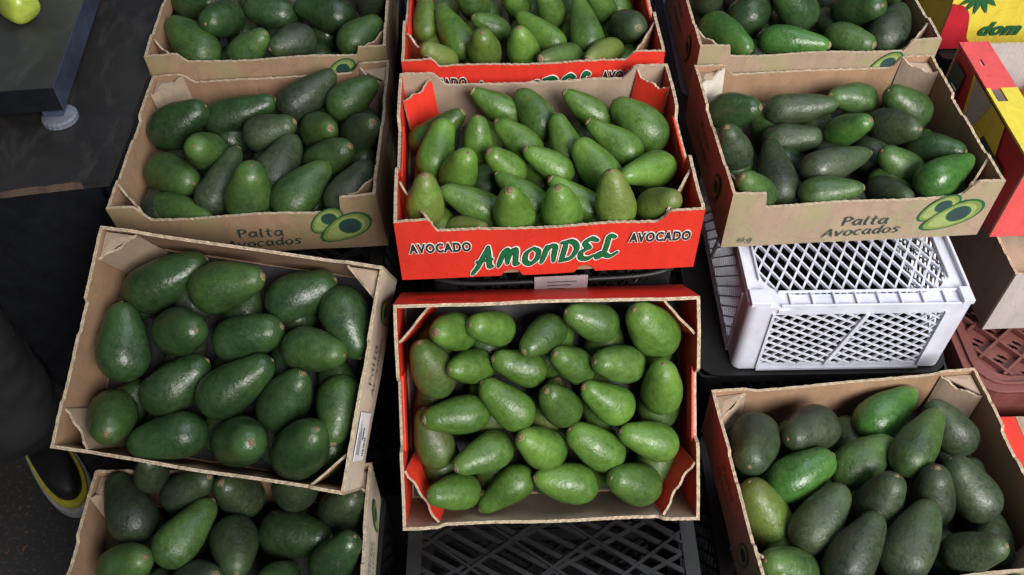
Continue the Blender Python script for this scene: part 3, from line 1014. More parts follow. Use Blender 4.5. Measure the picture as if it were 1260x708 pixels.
# ---------------------------------------------------------------- avocado
def avocado_mesh(L, r, seed, seg=30, rings=26):
    rnd = random.Random(seed)
    neck = rnd.uniform(.42, .56) if L / r > 2.3 else rnd.uniform(.48, .64)
    flat = rnd.uniform(.93, 1.0)
    bend = rnd.uniform(-.22, .22) * r * (1.0 if L / r > 2.2 else .3)
    lump = rnd.uniform(.03, .075)
    dent = rnd.uniform(.94, 1.16)
    full = rnd.uniform(.98, 1.38)
    fa, fw_ = rnd.uniform(0, 6.28), rnd.uniform(.02, .09)
    vs, fs = [], []
    z0, z1 = -r * dent, L
    for i in range(rings + 1):
        th = math.pi * i / rings
        z = z0 + (z1 - z0) * (1 - math.cos(th)) / 2
        if z < 0:
            rad = r * math.sqrt(max(0, 1 - (z / z0) ** 2))
        else:
            t = z / L
            body = neck + (1 - neck) * (0.5 + 0.5 * math.cos(math.pi * min(1, t) ** full))
            if t > .74:
                body *= math.sqrt(max(0, 1 - ((t - .74) / .26) ** 2.3))
            rad = r * body
        off = bend * max(0, z / L) ** 2
        if i in (0, rings):
            vs.append((off, 0, z)); continue
        for j in range(seg):
            a = 2 * math.pi * j / seg
            c, s = math.cos(a), math.sin(a)
            k = 1 - fw_ * max(0, math.cos(a - fa)) ** 4 * math.exp(-((z - L * .15) / (r * .9)) ** 2) + lump * noise.noise((c * 1.1 + seed * 3.1, s * 1.1, z * 26)) + .014 * noise.noise((c * 2.3 + seed * 1.7, s * 2.3, z * 60)) + .008 * noise.noise((c * 4 + seed, s * 4, z * 90))
            vs.append((off + rad * c * k, rad * s * k * flat, z))
    for j in range(seg):
        fs.append((0, 1 + (j + 1) % seg, 1 + j))
    for i in range(rings - 2):
        for j in range(seg):
            a, b = 1 + i * seg + j, 1 + i * seg + (j + 1) % seg
            fs.append((a, b, b + seg, a + seg))
    e = 1 + (rings - 1) * seg
    for j in range(seg):
        fs.append((e, e - seg + j, e - seg + (j + 1) % seg))
    return vs, fs, bend


def stem_mesh():
    mb = MB()
    n = 14
    prof = [(.0052, -.0030), (.0056, -.0008), (.0047, .0003), (.0036, -.0005), (.0034, .0012), (.0020, .0019)]
    for i, (rr, z) in enumerate(prof):
        for j in range(n):
            a = 2 * math.pi * j / n
            k = 1 + .16 * noise.noise((math.cos(a) * 2, math.sin(a) * 2, i * .8))
            mb.v.append((rr * k * math.cos(a), rr * k * math.sin(a), z))
    for i in range(len(prof) - 1):
        for j in range(n):
            a, b = i * n + j, i * n + (j + 1) % n
            mb.f.append((a, b, b + n, a + n)); mb.m.append(0 if i < 2 else 1)
    mb.f.append(tuple((len(prof) - 1) * n + j for j in range(n))); mb.m.append(1)
    me = bpy.data.meshes.new('stem')
    me.from_pydata(mb.v, [], mb.f)
    me.materials.append(STEM_RIM); me.materials.append(STEM)
    me.polygons.foreach_set('material_index', mb.m)
    me.polygons.foreach_set('use_smooth', [True] * len(me.polygons))
    return me


STEM_ME = stem_mesh()
FRUIT_NO = [0]


def avocado(M, c, d, r, skin, label, group):
    FRUIT_NO[0] += 1
    sd = FRUIT_NO[0]
    c, d = Vector(c), Vector(d)
    L = d.length
    vs, fs, bend = avocado_mesh(L, r, sd)
    me = bpy.data.meshes.new('avocado')
    me.from_pydata(vs, [], fs)
    me.materials.append(SKIN[skin])
    me.polygons.foreach_set('use_smooth', [True] * len(me.polygons))
    o = bpy.data.objects.new('avocado', me)
    COL.objects.link(o)
    q = d.to_track_quat('Z', 'Y').to_matrix().to_4x4() @ Matrix.Rotation(random.uniform(0, 6.28), 4, 'Z')
    o.matrix_world = M @ (Matrix.Translation(c) @ q)
    tag(o, label, 'avocado', group)
    s = bpy.data.objects.new('stem', STEM_ME)
    COL.objects.link(s)
    s.parent = o
    k = random.uniform(.65, 1.15)
    s.matrix_local = Matrix.Translation((bend * 1.0, 0, L - .0006)) @ Matrix.Rotation(bend / L * 1.6, 4, 'Y') @ Matrix.Scale(k, 4)
    return o

# ================================================================ the setting
def floor_mat():
    mt, nt, b = new_mat('dark_worn_concrete')
    a = noise_tex(nt, 3, 6, 0.7)
    g = noise_tex(nt, 130, 4, 0.75)
    c = ramp(nt, a, [(0.3, (0.018, 0.017, 0.017)), (0.7, (0.042, 0.040, 0.039))]).outputs[0]
    c = mix(nt, ramp(nt, g, [(0.56, (0, 0, 0)), (0.66, (0.9,) * 3)]).outputs[0], c, (0.15, 0.10, 0.09))
    nt.links.new(c, b.inputs['Base Color'])
    b.inputs['Roughness'].default_value = 0.8
    bump(nt, b, g, 0.35, 0.003)
    return mt


mb = MB()
mb.add([(-15, -15, 0), (15, -15, 0), (15, 15, 0), (-15, 15, 0)], [(0, 1, 2, 3)])
tag(mb.build('ground', floor_mat()), kind='structure')


def scuffed(name, base, mark, rough=0.5, sc=14, metallic=0.0):
    mt, nt, b = new_mat(name)
    a = noise_tex(nt, sc * .35, 5, 0.6, warp=.5)
    g = noise_tex(nt, sc, 7, 0.7, warp=1.8, stretch=(1, .35, 1))
    h = noise_tex(nt, sc * 6, 6, 0.8, stretch=(.2, 1, 1))
    c = ramp(nt, a, [(0.3, tuple(x * .6 for x in base)), (0.7, tuple(x * 1.5 for x in base))]).outputs[0]
    c = mix(nt, ramp(nt, g, [(0.50, (0, 0, 0)), (0.72, (0.65,) * 3)]).outputs[0], c, mark)
    c = mix(nt, ramp(nt, h, [(0.66, (0, 0, 0)), (0.74, (0.5,) * 3)]).outputs[0], c, tuple(min(1, x * 1.8) for x in mark))
    nt.links.new(c, b.inputs['Base Color'])
    rr = N(nt, 'ShaderNodeMapRange')
    rr.inputs['To Min'].default_value = rough * .7
    rr.inputs['To Max'].default_value = min(1, rough * 1.4)
    nt.links.new(g, rr.inputs[0])
    nt.links.new(rr.outputs[0], b.inputs['Roughness'])
    b.inputs['Metallic'].default_value = metallic
    bump(nt, b, g, 0.25, 0.001)
    return mt


TABLE_TOP = scuffed('scuffed_black_board', (0.018, 0.017, 0.017), (0.062, 0.060, 0.058), .5, 16)
RUBBER_TOP = scuffed('blotched_dark_plate', (0.040, 0.040, 0.038), (0.085, 0.088, 0.075), .45, 9)
RAW_WOOD = board_mat('bare_wood', (0.10, 0.065, 0.045), stain=.5, rough=.9)
LIT_STEEL = scuffed('blue_lit_steel', (0.050, 0.064, 0.105), (0.08, 0.10, 0.15), .38, 30, .25)
DARK_STEEL = plain('dark_steel', (0.012, 0.013, 0.018), .45, .3)
FOOT = plain('grey_levelling_foot', (0.16, 0.18, 0.22), .35, vary=.2)

# black display table with the weighing stand on it (left)
TZ = EYE - .93
Mt = Matrix.Translation((-.588, .993, TZ)) @ Matrix.Rotation(math.radians(8.5), 4, 'Z')
t = empty('display_table', 'scuffed black board table with a chipped front edge, left of the cartons', 'table', Mt)
mb = MB()
nx = 120
rnd = random.Random(3)
edge = []
for i in range(nx + 1):
    u = -1.5 * i / nx
    w = .0022 * noise.noise((u * 30, 0, 0)) + .0012 * noise.noise((u * 130, 3, 0))
    if -.19 < u < -.02: w += .007 * max(0, noise.noise((u * 45, 7, 1)) + .35)
    edge.append((u, w))
v0 = [(u, w, 0) for u, w in edge] + [(u + .1345, .9, 0) for u, w in edge]
v1 = [(u, w * .3, -.012) for u, w in edge] + [(u + .1345, .9, -.012) for u, w in edge]
mb.add(v0 + v1, [])
S = nx + 1
for i in range(nx):
    mb.f.append((i, i + S, i + 1 + S, i + 1)); mb.m.append(0)
    mb.f.append((2 * S + i, 2 * S + i + 1, 3 * S + i + 1, 3 * S + i)); mb.m.append(0)
    mb.f.append((i, i + 1, 2 * S + i + 1, 2 * S + i)); mb.m.append(1 if -.17 < edge[i][0] < -.03 and noise.noise((edge[i][0] * 40, 1, 1)) > -.25 else 0)
    mb.f.append((S + i, 3 * S + i, 3 * S + i + 1, S + i + 1)); mb.m.append(0)
mb.f.append((0, 2 * S, 3 * S, S)); mb.m.append(0)
mb.f.append((S - 1, 2 * S - 1, 4 * S - 1, 3 * S - 1)); mb.m.append(0)
mb.build('table_top', [TABLE_TOP, RAW_WOOD], t)
mb = MB(); mb.box((-1.45, .035, -TZ), (-.03, .055, -.0125))  # added black panel standing in for the darkness below the table top
mb.build('added_dark_board', DARK_STEEL, t)
for lx, ly in ((-.06, .85), (-1.4, .85)):
    mb = MB(); mb.box((lx - .02, ly - .02, -TZ), (lx + .02, ly + .02, -.0125))
    mb.build('leg', DARK_STEEL, t)

# low steel stand
SZ = EYE - .858
Ms = Matrix.Translation((-.677, 1.116, SZ)) @ Matrix.Rotation(math.radians(5), 4, 'Z')
st = empty('steel_stand', 'low steel stand with a blotched dark top, on the black table', 'stand', Ms)
mb = MB(); mb.box((-.62, .0015, -.004), (-.0015, .60, 0))
mb.build('top_plate', RUBBER_TOP, st)
mb = MB()
mb.box((-.62, 0, -.042), (-.0005, .0014, -.0002), 1)
mb.box((-.0014, .0015, -.042), (.0006, .60, .0004), 0)
mb.box((-.62, .6, -.042), (0, .6014, -.0002), 1)
mb.box((-.6214, 0, -.042), (-.62, .6, -.0002), 1)
mb.build('apron', [LIT_STEEL, DARK_STEEL], st, bevel=.0004)  # light on the right apron painted in as bluish; unlit sides stay dark
for lx, ly in ((-.022, .022), (-.022, .58), (-.6, .022), (-.6, .58)):
    mb = MB(); mb.box((lx - .015, ly - .015, -.058), (lx + .015, ly + .015, -.0045))
    lg = mb.build('leg', LIT_STEEL, st, bevel=.001)
    mb = MB()
    n = 40
    for z, r in ((-.0715, .0245), (-.0705, .0265), (-.063, .0265), (-.0605, .0235), (-.0585, .012)):
        mb.v += [((r + (.0007 if j % 2 else 0)) * math.cos(2 * math.pi * j / n) + lx + .004, (r + (.0007 if j % 2 else 0)) * math.sin(2 * math.pi * j / n) + ly - .006, z) for j in range(n)]
    for i in range(4):
        for j in range(n):
            a, b = i * n + j, i * n + (j + 1) % n
            mb.f.append((a, b, b + n, a + n)); mb.m.append(0)
    mb.f.append(tuple(4 * n + j for j in range(n))); mb.m.append(0)
    mb.f.append(tuple(range(n))[::-1]); mb.m.append(0)
    mb.build('levelling_foot', FOOT, lg)

# pale peppers in the far corner of the stand
PEPPER = plain('pale_green_pepper_skin', (0.42, 0.52, 0.07), .3, vary=.3, scale=25, bstr=.1, coat=.3)
PSTEM = plain('pepper_stalk', (0.12, 0.22, 0.04), .6)
plabels = ['pale yellow-green pepper reaching furthest right on the steel stand', 'pale yellow-green pepper lying nearest the viewer on the steel stand',
           'pale yellow-green pepper behind the other two on the steel stand']
for i, (px, py, pz, yaw, L) in enumerate(((-.780, 1.395, .032, 2.2, .10), (-.822, 1.330, .028, .9, .09), (-.87, 1.45, .033, 1.2, .12))):
    mb = MB()
    n, m_ = 28, 16
    for a in range(m_ + 1):
        s = a / m_
        rad = .034 * (math.sin(math.pi * min(1, s * 1.25 + .03) * .5) ** .5) * (1 - .25 * s) * math.sqrt(max(0, 1 - max(0, (s - .8) / .2) ** 2.2) + 1e-5) * .95
        for j in range(n):
            th = 2 * math.pi * j / n
            k = 1 + .12 * math.cos(3 * th + i) * (1 - .3 * s)
            mb.v.append((rad * k * math.cos(th), rad * k * math.sin(th), L * s))
    for a in range(m_):
        for j in range(n):
            p, q = a * n + j, a * n + (j + 1) % n
            mb.f.append((p, q, q + n, p + n)); mb.m.append(0)
    mb.f.append(tuple(range(n))[::-1]); mb.m.append(0)
    mb.f.append(tuple(m_ * n + j for j in range(n))); mb.m.append(0)
    Mp = Matrix.Translation((px, py, SZ + pz)) @ Matrix.Rotation(yaw, 4, 'Z') @ Matrix.Rotation(math.radians(90), 4, 'X')
    o = mb.build('pepper', PEPPER, smooth=True)
    o.matrix_world = Mp
    tag(o, plabels[i], 'pepper', 'pale peppers on the stand')
    mb = MB(); mb.tube([(0, 0, .004), (0, .002, -.012), (.004, .006, -.026)], [.006, .0045, .005], 10)
    mb.build('stalk', PSTEM, o, smooth=True)


# ================================================================ lattice crates
def clip(p, q, poly):
    """part of segment pq inside the convex counter-clockwise polygon"""
    t0, t1 = 0.0, 1.0
    d = (q[0] - p[0], q[1] - p[1])
    for i in range(len(poly)):
        a, b = poly[i], poly[(i + 1) % len(poly)]
        nx_, ny_ = -(b[1] - a[1]), b[0] - a[0]
        num = (p[0] - a[0]) * nx_ + (p[1] - a[1]) * ny_
        den = d[0] * nx_ + d[1] * ny_
        if abs(den) < 1e-12:
            if num < 0: return None
            continue
        t = -num / den
        if den > 0: t0 = max(t0, t)
        else: t1 = min(t1, t)
    if t1 - t0 < 1e-4: return None
    return ((p[0] + d[0] * t0, p[1] + d[1] * t0), (p[0] + d[0] * t1, p[1] + d[1] * t1))


def chamfer(x0, y0, x1, y1, c, n=4):
    pts = []
    for cx, cy, a0 in ((x1 - c, y0 + c, -90), (x1 - c, y1 - c, 0), (x0 + c, y1 - c, 90), (x0 + c, y0 + c, 180)):
        for k in range(n + 1):
            a = math.radians(a0 + 90 * k / n)
            pts.append((cx + c * math.cos(a), cy + c * math.sin(a)))
    return pts


def lattice(mb, poly, fams, o, U, V, Nn, th, mi=0):
    """fams: (angle in degrees, pitch, bar width, lift)"""
    o, U, V, Nn = Vector(o), Vector(U), Vector(V), Vector(Nn)
    cx = sum(p[0] for p in poly) / len(poly)
    cy = sum(p[1] for p in poly) / len(poly)
    for ang, pitch, w, lift in fams:
        a = math.radians(ang)
        d = (math.cos(a), math.sin(a))
        nn = (-d[1], d[0])
        for k in range(-60, 61):
            ox, oy = cx + nn[0] * pitch * (k + .5), cy + nn[1] * pitch * (k + .5)
            s = clip((ox - d[0] * 2, oy - d[1] * 2), (ox + d[0] * 2, oy + d[1] * 2), poly)
            if s:
                A = o + U * s[0][0] + V * s[0][1] + Nn * lift
                B = o + U * s[1][0] + V * s[1][1] + Nn * lift
                if (B - A).length > .004:
                    mb.bar(A, B, w, th, Nn, mi)


def ring(mb, outer, inner, o, U, V, Nn, th, mi=0):
    """flat frame between two loops with the same number of points"""
    o, U, V, Nn = Vector(o), Vector(U), Vector(V), Vector(Nn)
    n = len(outer)
    P = lambda p, l: o + U * p[0] + V * p[1] + Nn * l
    k = len(mb.v)
    for loop, l in ((outer, 0), (inner, 0), (outer, -th), (inner, -th)):
        mb.v += [tuple(P(p, l)) for p in loop]
    for i in range(n):
        j = (i + 1) % n
        for q in ((k + i, k + j, k + n + j, k + n + i), (k + 2 * n + i, k + 3 * n + i, k + 3 * n + j, k + 2 * n + j),
                  (k + i, k + 2 * n + i, k + 2 * n + j, k + j), (k + n + i, k + n + j, k + 3 * n + j, k + 3 * n + i)):
            mb.f.append(q); mb.m.append(mi)


def crate(label, M, W, D, H, mat, fams_top, fams_side, border=.02, cr=.03, col=.035, rail=.014, ribs=0, midrib=False, label_paper=False, r_out=.014, group='plastic crates stacked under the cartons'):
    """upside-down lattice crate: origin at centre of its upturned base plate (top), z down to -H"""
    root = empty('plastic_crate', label, 'crate', M, group)
    c = chamfer(-W / 2, -D / 2, W / 2, D / 2, r_out)
    inn = chamfer(-W / 2 + border, -D / 2 + border, W / 2 - border, D / 2 - border, cr)
    mb = MB()
    ring(mb, c, inn, (0, 0, 0), (1, 0, 0), (0, 1, 0), (0, 0, 1), .004)
    mb.build('base_rim', mat, root)
    mb = MB()
    lattice(mb, inn, fams_top, (0, 0, -.006), (1, 0, 0), (0, 1, 0), (0, 0, 1), .005)
    mb.build('base_lattice', mat, root)
    faces = (((0, -D / 2), (1, 0), (0, -1), W, 'f'), ((W / 2, 0), (0, 1), (1, 0), D, 's'), ((0, D / 2), (-1, 0), (0, 1), W, 'f'), ((-W / 2, 0), (0, -1), (-1, 0), D, 's'))
    for (cx, cy), (ux, uy), (nx_, ny_), L, kind in faces:
        o = Vector((cx, cy, 0)); U = Vector((ux, uy, 0)); Nn = Vector((nx_, ny_, 0)); V = Vector((0, 0, 1))
        mb = MB()
        h = L / 2 - .0135
        a, b = -L / 2 + col, L / 2 - col
        def slab(u0, u1, v0, v1, n0=-.004, n1=0.0):
            P = [o + U * u + V * v + Nn * n for n in (n0, n1) for v in (v0, v1) for u in (u0, u1)]
            mb.add(P, [(0, 1, 3, 2), (4, 6, 7, 5), (0, 4, 5, 1), (2, 3, 7, 6), (0, 2, 6, 4), (1, 5, 7, 3)])
        slab(-h, a, -H, -.0045)
        slab(b, h, -H, -.0045)
        slab(a, b, -rail - .0045, -.0045)
        slab(a, b, -H, -H + rail * .8)
        slab(a - .004, b + .004, -H, -H + .004, -.004, .004)
        lattice(mb, [(a, -H + rail * .8), (b, -H + rail * .8), (b, -rail - .0045), (a, -rail - .0045)], fams_side, o - Nn * .002, U, V, Nn, .003)
        if midrib:
            A = o + U * (-.02) + V * (-H + rail * .8) + Nn * .001
            B = o + U * (.012) + V * (-rail - .004) + Nn * .001
            mb.bar(A, B, .006, .004, Nn)
            for s in (a - .003, b + .003):
                mb.bar(o + U * s + V * (-H + .006) + Nn * .001, o + U * s + V * (-.012) + Nn * .001, .004, .005, Nn)
            slab(a + .002, a + .020, -.010, -.0035, -.02, .003)
        mb.build('side_wall', mat, root)
    for sx in (-1, 1):      # rounded corner columns
        for sy in (-1, 1):
            mb = MB()
            cx, cy = sx * (W / 2 - .0138), sy * (D / 2 - .0138)
            pts = []
            a0 = {(1, 1): 0, (-1, 1): 90, (-1, -1): 180, (1, -1): 270}[(sx, sy)]
            for k in range(7):
                an = math.radians(a0 + 15 * k)
                pts.append((cx + .0138 * math.cos(an), cy + .0138 * math.sin(an)))
            for k in range(6, -1, -1):
                an = math.radians(a0 + 15 * k)
                pts.append((cx + .0098 * math.cos(an), cy + .0098 * math.sin(an)))
            k0 = len(mb.v)
            mb.v += [(p[0], p[1], -.0045) for p in pts] + [(p[0], p[1], -H) for p in pts]
            n = len(pts)
            for i in range(n):
                j = (i + 1) % n
                mb.f.append((i, j, j + n, i + n)); mb.m.append(0)
            for i in range(6):
                mb.f.append((i, i + 1, n - 2 - i, n - 1 - i)); mb.m.append(0)
            mb.build('corner_column', mat, root, smooth=False)
    if ribs:                # raised edge strip in front of the base plate with short ribs
        mb = MB()
        y0, y1 = -D / 2 + .0005, -D / 2 + border
        for i in range(ribs):
            u = -W / 2 + .06 + (W - .10) * i / (ribs - 1)
            mb.box((u - .0015, y0, .0005), (u + .0015, y1 + .002, .0045))
        mb.box((-W / 2 + .045, -D / 2 - .0005, .0005), (W / 2 - .02, -D / 2 + .0025, .005))
        mb.box((-W / 2 + .045, y1 + .0015, .0005), (W / 2 - .02, y1 + .0035, .006))
        for u0, u1 in ((-W / 2 + .002, -W / 2 + .03), (W / 2 - .018, W / 2 - .002)):
            mb.box((u0, -D / 2 + .001, .0005), (u1, -D / 2 + .028, .009))
        mb.box((-W / 2 + .0008, -D / 2 + .03, .0005), (-W / 2 + .005, D / 2 - .03, .008))
        mb.box((W / 2 - .005, -D / 2 + .03, .0005), (W / 2 - .0008, D / 2 - .03, .008))
        mb.box((-W / 2 + border - .003, -D / 2 + .05, .0005), (-W / 2 + border, D / 2 - .05, .005))
        mb.box((W / 2 - border, -D / 2 + .05, .0005), (W / 2 - border + .003, D / 2 - .05, .005))
        mb.build('stacking_rim', mat, root, bevel=.0008)
    return root


DIA = [(62, .0170, .0029, 0), (118, .0170, .0029, .0004)]
DIAS = [(50, .0158, .0021, 0), (-28, .0132, .0021, .0003)]
BIG = [(36, .066, .0035, .0030), (144, .066, .0035, .0036), (150, .0215, .0065, 0), (28, .0645, .005, -.0004)]
BS = [(60, .02, .004, 0), (120, .02, .004, .0004)]

WH = .150
wc = crate('milky white lattice crate, upside down, holding up the right-hand carton', frame(.50, 1.02, -1.036), .322, .40, WH, WHITE_PLASTIC, DIA, DIAS,
           border=.024, cr=.045, col=.040, rail=.012, ribs=8, midrib=True)


def black_stack(labels, x, y, top, W, D, rz=0.0, hs=None, mat=None, fams=BIG, **kw):
    """crates one on another down to the floor; the top one first"""
    z = EYE + top
    h = hs or .165
    n = max(1, round(z / h))
    h = z / n
    for i in range(n):
        lb = labels[min(i, len(labels) - 1)]
        M = Matrix.Translation((x, y, z - i * h)) @ Matrix.Rotation(rz + (0 if i == 0 else random.uniform(-.01, .01)), 4, 'Z')
        crate(lb, M, W, D, h - .003, mat or BLACK_PLASTIC, fams, BS, **kw)


def stack_labels(where):
    return ['black lattice crate, topmost of its stack, ' + where, 'second black crate down in the stack ' + where,
            'third black crate down in the stack ' + where, 'fourth black crate down in the stack ' + where, 'lowest black crates in the stack ' + where]


black_stack(stack_labels('under the middle red carton'), .05, 1.035, -.9395, .335, .40, .04, fams=DIA)
black_stack(stack_labels('below the steeply tilted red-lined carton'), .050, .475, -1.212, .40, .335)
black_stack(stack_labels('under the white crate'), .482, 1.005, -1.190, .39, .39, r_out=.035, border=.05, cr=.02)
black_stack(stack_labels('under the second carton at left'), -.385, 1.055, -1.046, .38, .40)
black_stack(stack_labels('under the bottom left carton'), -.395, .50, -1.276, .40, .32)
black_stack(stack_labels('under the bottom right carton'), .50, .63, -1.318, .40, .30)
black_stack(stack_labels('under the top centre red carton'), .035, 1.46, -.9395, .38, .40)
black_stack(stack_labels('under the top left carton'), -.40, 1.48, -1.03, .38, .40)
black_stack(['blue-grey lattice crate under the top right carton'] + ['blue-grey crate %s from the top of the stack at top right' % w for w in ('second', 'third', 'fourth', 'fifth')], .49, 1.47, -1.004, .39, .42, mat=GREY_PLASTIC, fams=DIA)

# rail and paper ticket on the black crate under the middle red carton
mb = MB()
mb.tube([(-.165 + .33 * i / 24, -.200 - .014 * (1 - abs(2 * i / 24 - 1) ** 6), -.030) for i in range(25)], .004, 8)
tk = [o for o in bpy.data.objects if o.get('label', '').startswith('black lattice crate, topmost of its stack, under the middle red')][0]
mb.build('front_rail', BLACK_PLASTIC, tk, smooth=True)
mb = MB(); mb.box((-.028, -.2188, -.052), (.045, -.2180, -.016))
for q in range(3):
    mb.box((-.01, -.2192, -.028 - q * .007), (.03 - q * .008, -.2188, -.0265 - q * .007), 1)
mb.build('paper_ticket', [PINK_PAPER, INK_TEAL], tk)

# litter on the floor at the left
LEAF = plain('dry_leaf_scraps', (0.16, 0.085, 0.05), .8, vary=.5, scale=60)
mb = MB()
rl = random.Random(8)
for i in range(260):
    x, y = rl.uniform(-1.5, -.62), rl.uniform(.35, 1.3)
    a, s = rl.uniform(0, 6.28), rl.uniform(.002, .007)
    z = .0015
    pts = [(s * 1.4, 0, z), (.3 * s, .5 * s, z + s * .25), (-s, .1 * s, z), (.1 * s, -.55 * s, z + s * .15)]
    mb.add([(x + p[0] * math.cos(a) - p[1] * math.sin(a), y + p[0] * math.sin(a) + p[1] * math.cos(a), p[2]) for p in pts], [(0, 1, 2, 3)])
tag(mb.build('floor_litter', LEAF), 'brown leaf scraps and crumbs scattered on the dark floor', 'litter', kind='stuff')

# red-brown crate with paired slots, upside down (right edge)
def rust_crate():
    x0, y0, W, D, H = .700, .778, .40, .34, .15
    root = empty('plastic_crate', 'red-brown plastic crate with paired oval slots, at the right edge', 'crate', frame(x0 + W / 2, y0 + D / 2, -1.195, .02), 'plastic crates stacked under the cartons')
    out = chamfer(-W / 2, -D / 2, W / 2, D / 2, .05, 6)
    inn = chamfer(-W / 2 + .03, -D / 2 + .03, W / 2 - .03, D / 2 - .03, .04, 6)
    mb = MB()
    ring(mb, out, inn, (0, 0, 0), (1, 0, 0), (0, 1, 0), (0, 0, 1), .004)
    o2 = chamfer(-W / 2 + .012, -D / 2 + .012, W / 2 - .012, D / 2 - .012, .046, 6)
    o3 = chamfer(-W / 2 + .016, -D / 2 + .016, W / 2 - .016, D / 2 - .016, .044, 6)
    ring(mb, o2, o3, (0, 0, .005), (1, 0, 0), (0, 1, 0), (0, 0, 1), .005)
    mb.build('base_rim', RUST_PLASTIC, root, bevel=.001)
    mb = MB()
    lattice(mb, inn, [(38, .042, .004, 0), (128, .042, .004, .0003)], (0, 0, -.001), (1, 0, 0), (0, 1, 0), (0, 0, 1), .008)
    mb.build('base_ribs', RUST_PLASTIC, root)
    # tiles with two bean-shaped holes: cut as a sheet built from strips around the holes
    mb = MB()
    ca, sa = math.cos(math.radians(38)), math.sin(math.radians(38))
    P = .042
    def holey(cx, cy):
        hx = [(-.0065, 0), (.0065, 0)]
        G = 20
        s = P
        for a in range(G):
            for b in range(G):
                u, v = (a + .5) / G * s - s / 2, (b + .5) / G * s - s / 2
                if any(((u - h[0] * .85 + v * .3) / .0029) ** 2 + ((v - h[1]) / .0088) ** 2 < 1 for h in hx):
                    continue
                q = []
                for du, dv in ((-.5, -.5), (.5, -.5), (.5, .5), (-.5, .5)):
                    uu, vv = u + du * s / G, v + dv * s / G
                    q.append((cx + uu * ca - vv * sa, cy + uu * sa + vv * ca, -.0075))
                if all(abs(p[0]) < W / 2 - .03 and abs(p[1]) < D / 2 - .03 for p in q):
                    mb.add(q, [(0, 1, 2, 3)])
    for i in range(-7, 8):
        for j in range(-7, 8):
            cx, cy = (i * ca - j * sa) * P, (i * sa + j * ca) * P
            if abs(cx) < W / 2 and abs(cy) < D / 2:
                holey(cx, cy)
    mb.build('slotted_base', RUST_PLASTIC, root)
    mb = MB()
    n = len(out)
    oo = [(p[0] * .985, p[1] * .985) for p in out]
    k = len(mb.v)
    for lp, z in ((out, -.0041), (oo, -H), ([(p[0] * .975, p[1] * .975) for p in out], -.0041), ([(p[0] * .96, p[1] * .96) for p in out], -H)):
        mb.v += [(p[0], p[1], z) for p in lp]
    for i in range(n):
        j = (i + 1) % n
        mb.f += [(i, n + i, n + j, j), (2 * n + i, 2 * n + j, 3 * n + j, 3 * n + i), (n + i, 3 * n + i, 3 * n + j, n + j)]
        mb.m += [0, 0, 0]
    mb.build('side_wall', RUST_PLASTIC, root)


rust_crate()
black_stack(['black crate under the red-brown slotted crate', 'lower black crate in the stack at the right edge'], .90, .96, -1.348, .38, .33, fams=DIA)


# ================================================================ plain board boxes at the right edge
def box_panels(root, W, D, H, mats, th=.004, holes=False):
    mb = MB(); panel(mb, (0, 0, 0), (1, 0, 0), (0, 0, 1), (0, -1, 0), W, lambda u: H, seed=3.1); f = mb.build('front_panel', mats, root)
    mb = MB(); panel(mb, (W, D, 0), (-1, 0, 0), (0, 0, 1), (0, 1, 0), W, lambda u: H, seed=5.1); b = mb.build('back_panel', mats, root)
    mb = MB(); panel(mb, (0, D - th, 0), (0, -1, 0), (0, 0, 1), (-1, 0, 0), D - 2 * th, lambda u: H, seed=7.1); l = mb.build('side_panel', mats, root)
    mb = MB(); panel(mb, (W, th, 0), (0, 1, 0), (0, 0, 1), (1, 0, 0), D - 2 * th, lambda u: H, seed=9.1); r = mb.build('side_panel', mats, root)
    mb = MB(); mb.box((th, th, .0005), (W - th, D - th, .0045)); mb.build('base_panel', mats[1], root)
    return f, b, l, r


# closed brown box under the red and yellow carton
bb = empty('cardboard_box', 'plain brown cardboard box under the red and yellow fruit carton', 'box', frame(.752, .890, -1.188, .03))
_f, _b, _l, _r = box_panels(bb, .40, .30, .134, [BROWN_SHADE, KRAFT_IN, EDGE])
_f.data.materials[0] = GREY_BOARD  # lighter front, darker flanks: light and shade painted as two boards
mb = MB(); mb.box((.006, .006, .118), (.394, .294, .1215)); mb.build('lid_panel', KRAFT_PALE, bb)
mb = MB(); mb.box((.03, -.0042, .100), (.06, -.0034, .106)); mb.build('printed_mark', INK_TEAL, _f)

# red and yellow fruit carton
fc = empty('fruit_carton', 'red and yellow fruit carton with folded side flange, oranges inside', 'carton', frame(.737, .966, -1.052, .03))
W_, D_, H_ = .40, .285, .15
f, b, l, r = box_panels(fc, W_, D_, H_, [PINKRED, GREY_BOARD, EDGE])
l.data.materials[0] = CRIMSON
# yellow field, grey patch and dark information panel on the near side
def side_print(name, pts, mat, lift, parent):
    mb = MB()
    mb.add([(-lift, D_ - u, v) for u, v in pts], [tuple(range(len(pts)))[::-1]])
    return mb.build(name, mat, parent)
side_print('yellow_field', [(.11, .002), (.235, .002), (.20, .148), (.075, .148)], YELLOW, .0026, l)
side_print('grey_patch', [(.085, .147), (.15, .147), (.125, .075), (.10, .085)], GREY_BOARD, .0032, l)
dp = side_print('information_panel', [(.135, .015), (.225, .015), (.245, .10), (.165, .10)], INK_TEAL, .0038, l)
side_print('information_panel', [(.012, .03), (.055, .03), (.055, .13), (.012, .13)], INK_TEAL, .0038, l)
mb = MB()
for k in range(7):
    mb.box((-.0046, D_ - .205, .022 + k * .0055), (-.0042, D_ - .150, .0245 + k * .0055))
for k in range(4):
    mb.box((-.0046, D_ - .222, .068 + k * .006), (-.0042, D_ - .180, .0715 + k * .006))
mb.build('small_print', PAPER, dp)
mb = MB()
type_mesh(mb, '4', (-.0042, D_ - .20, .05), (0, -1, 0), (0, 0, 1), (-1, 0, 0), .018, xs=.9, bold=.02, lift=.0006)
mb.build('numeral', PAPER, dp)
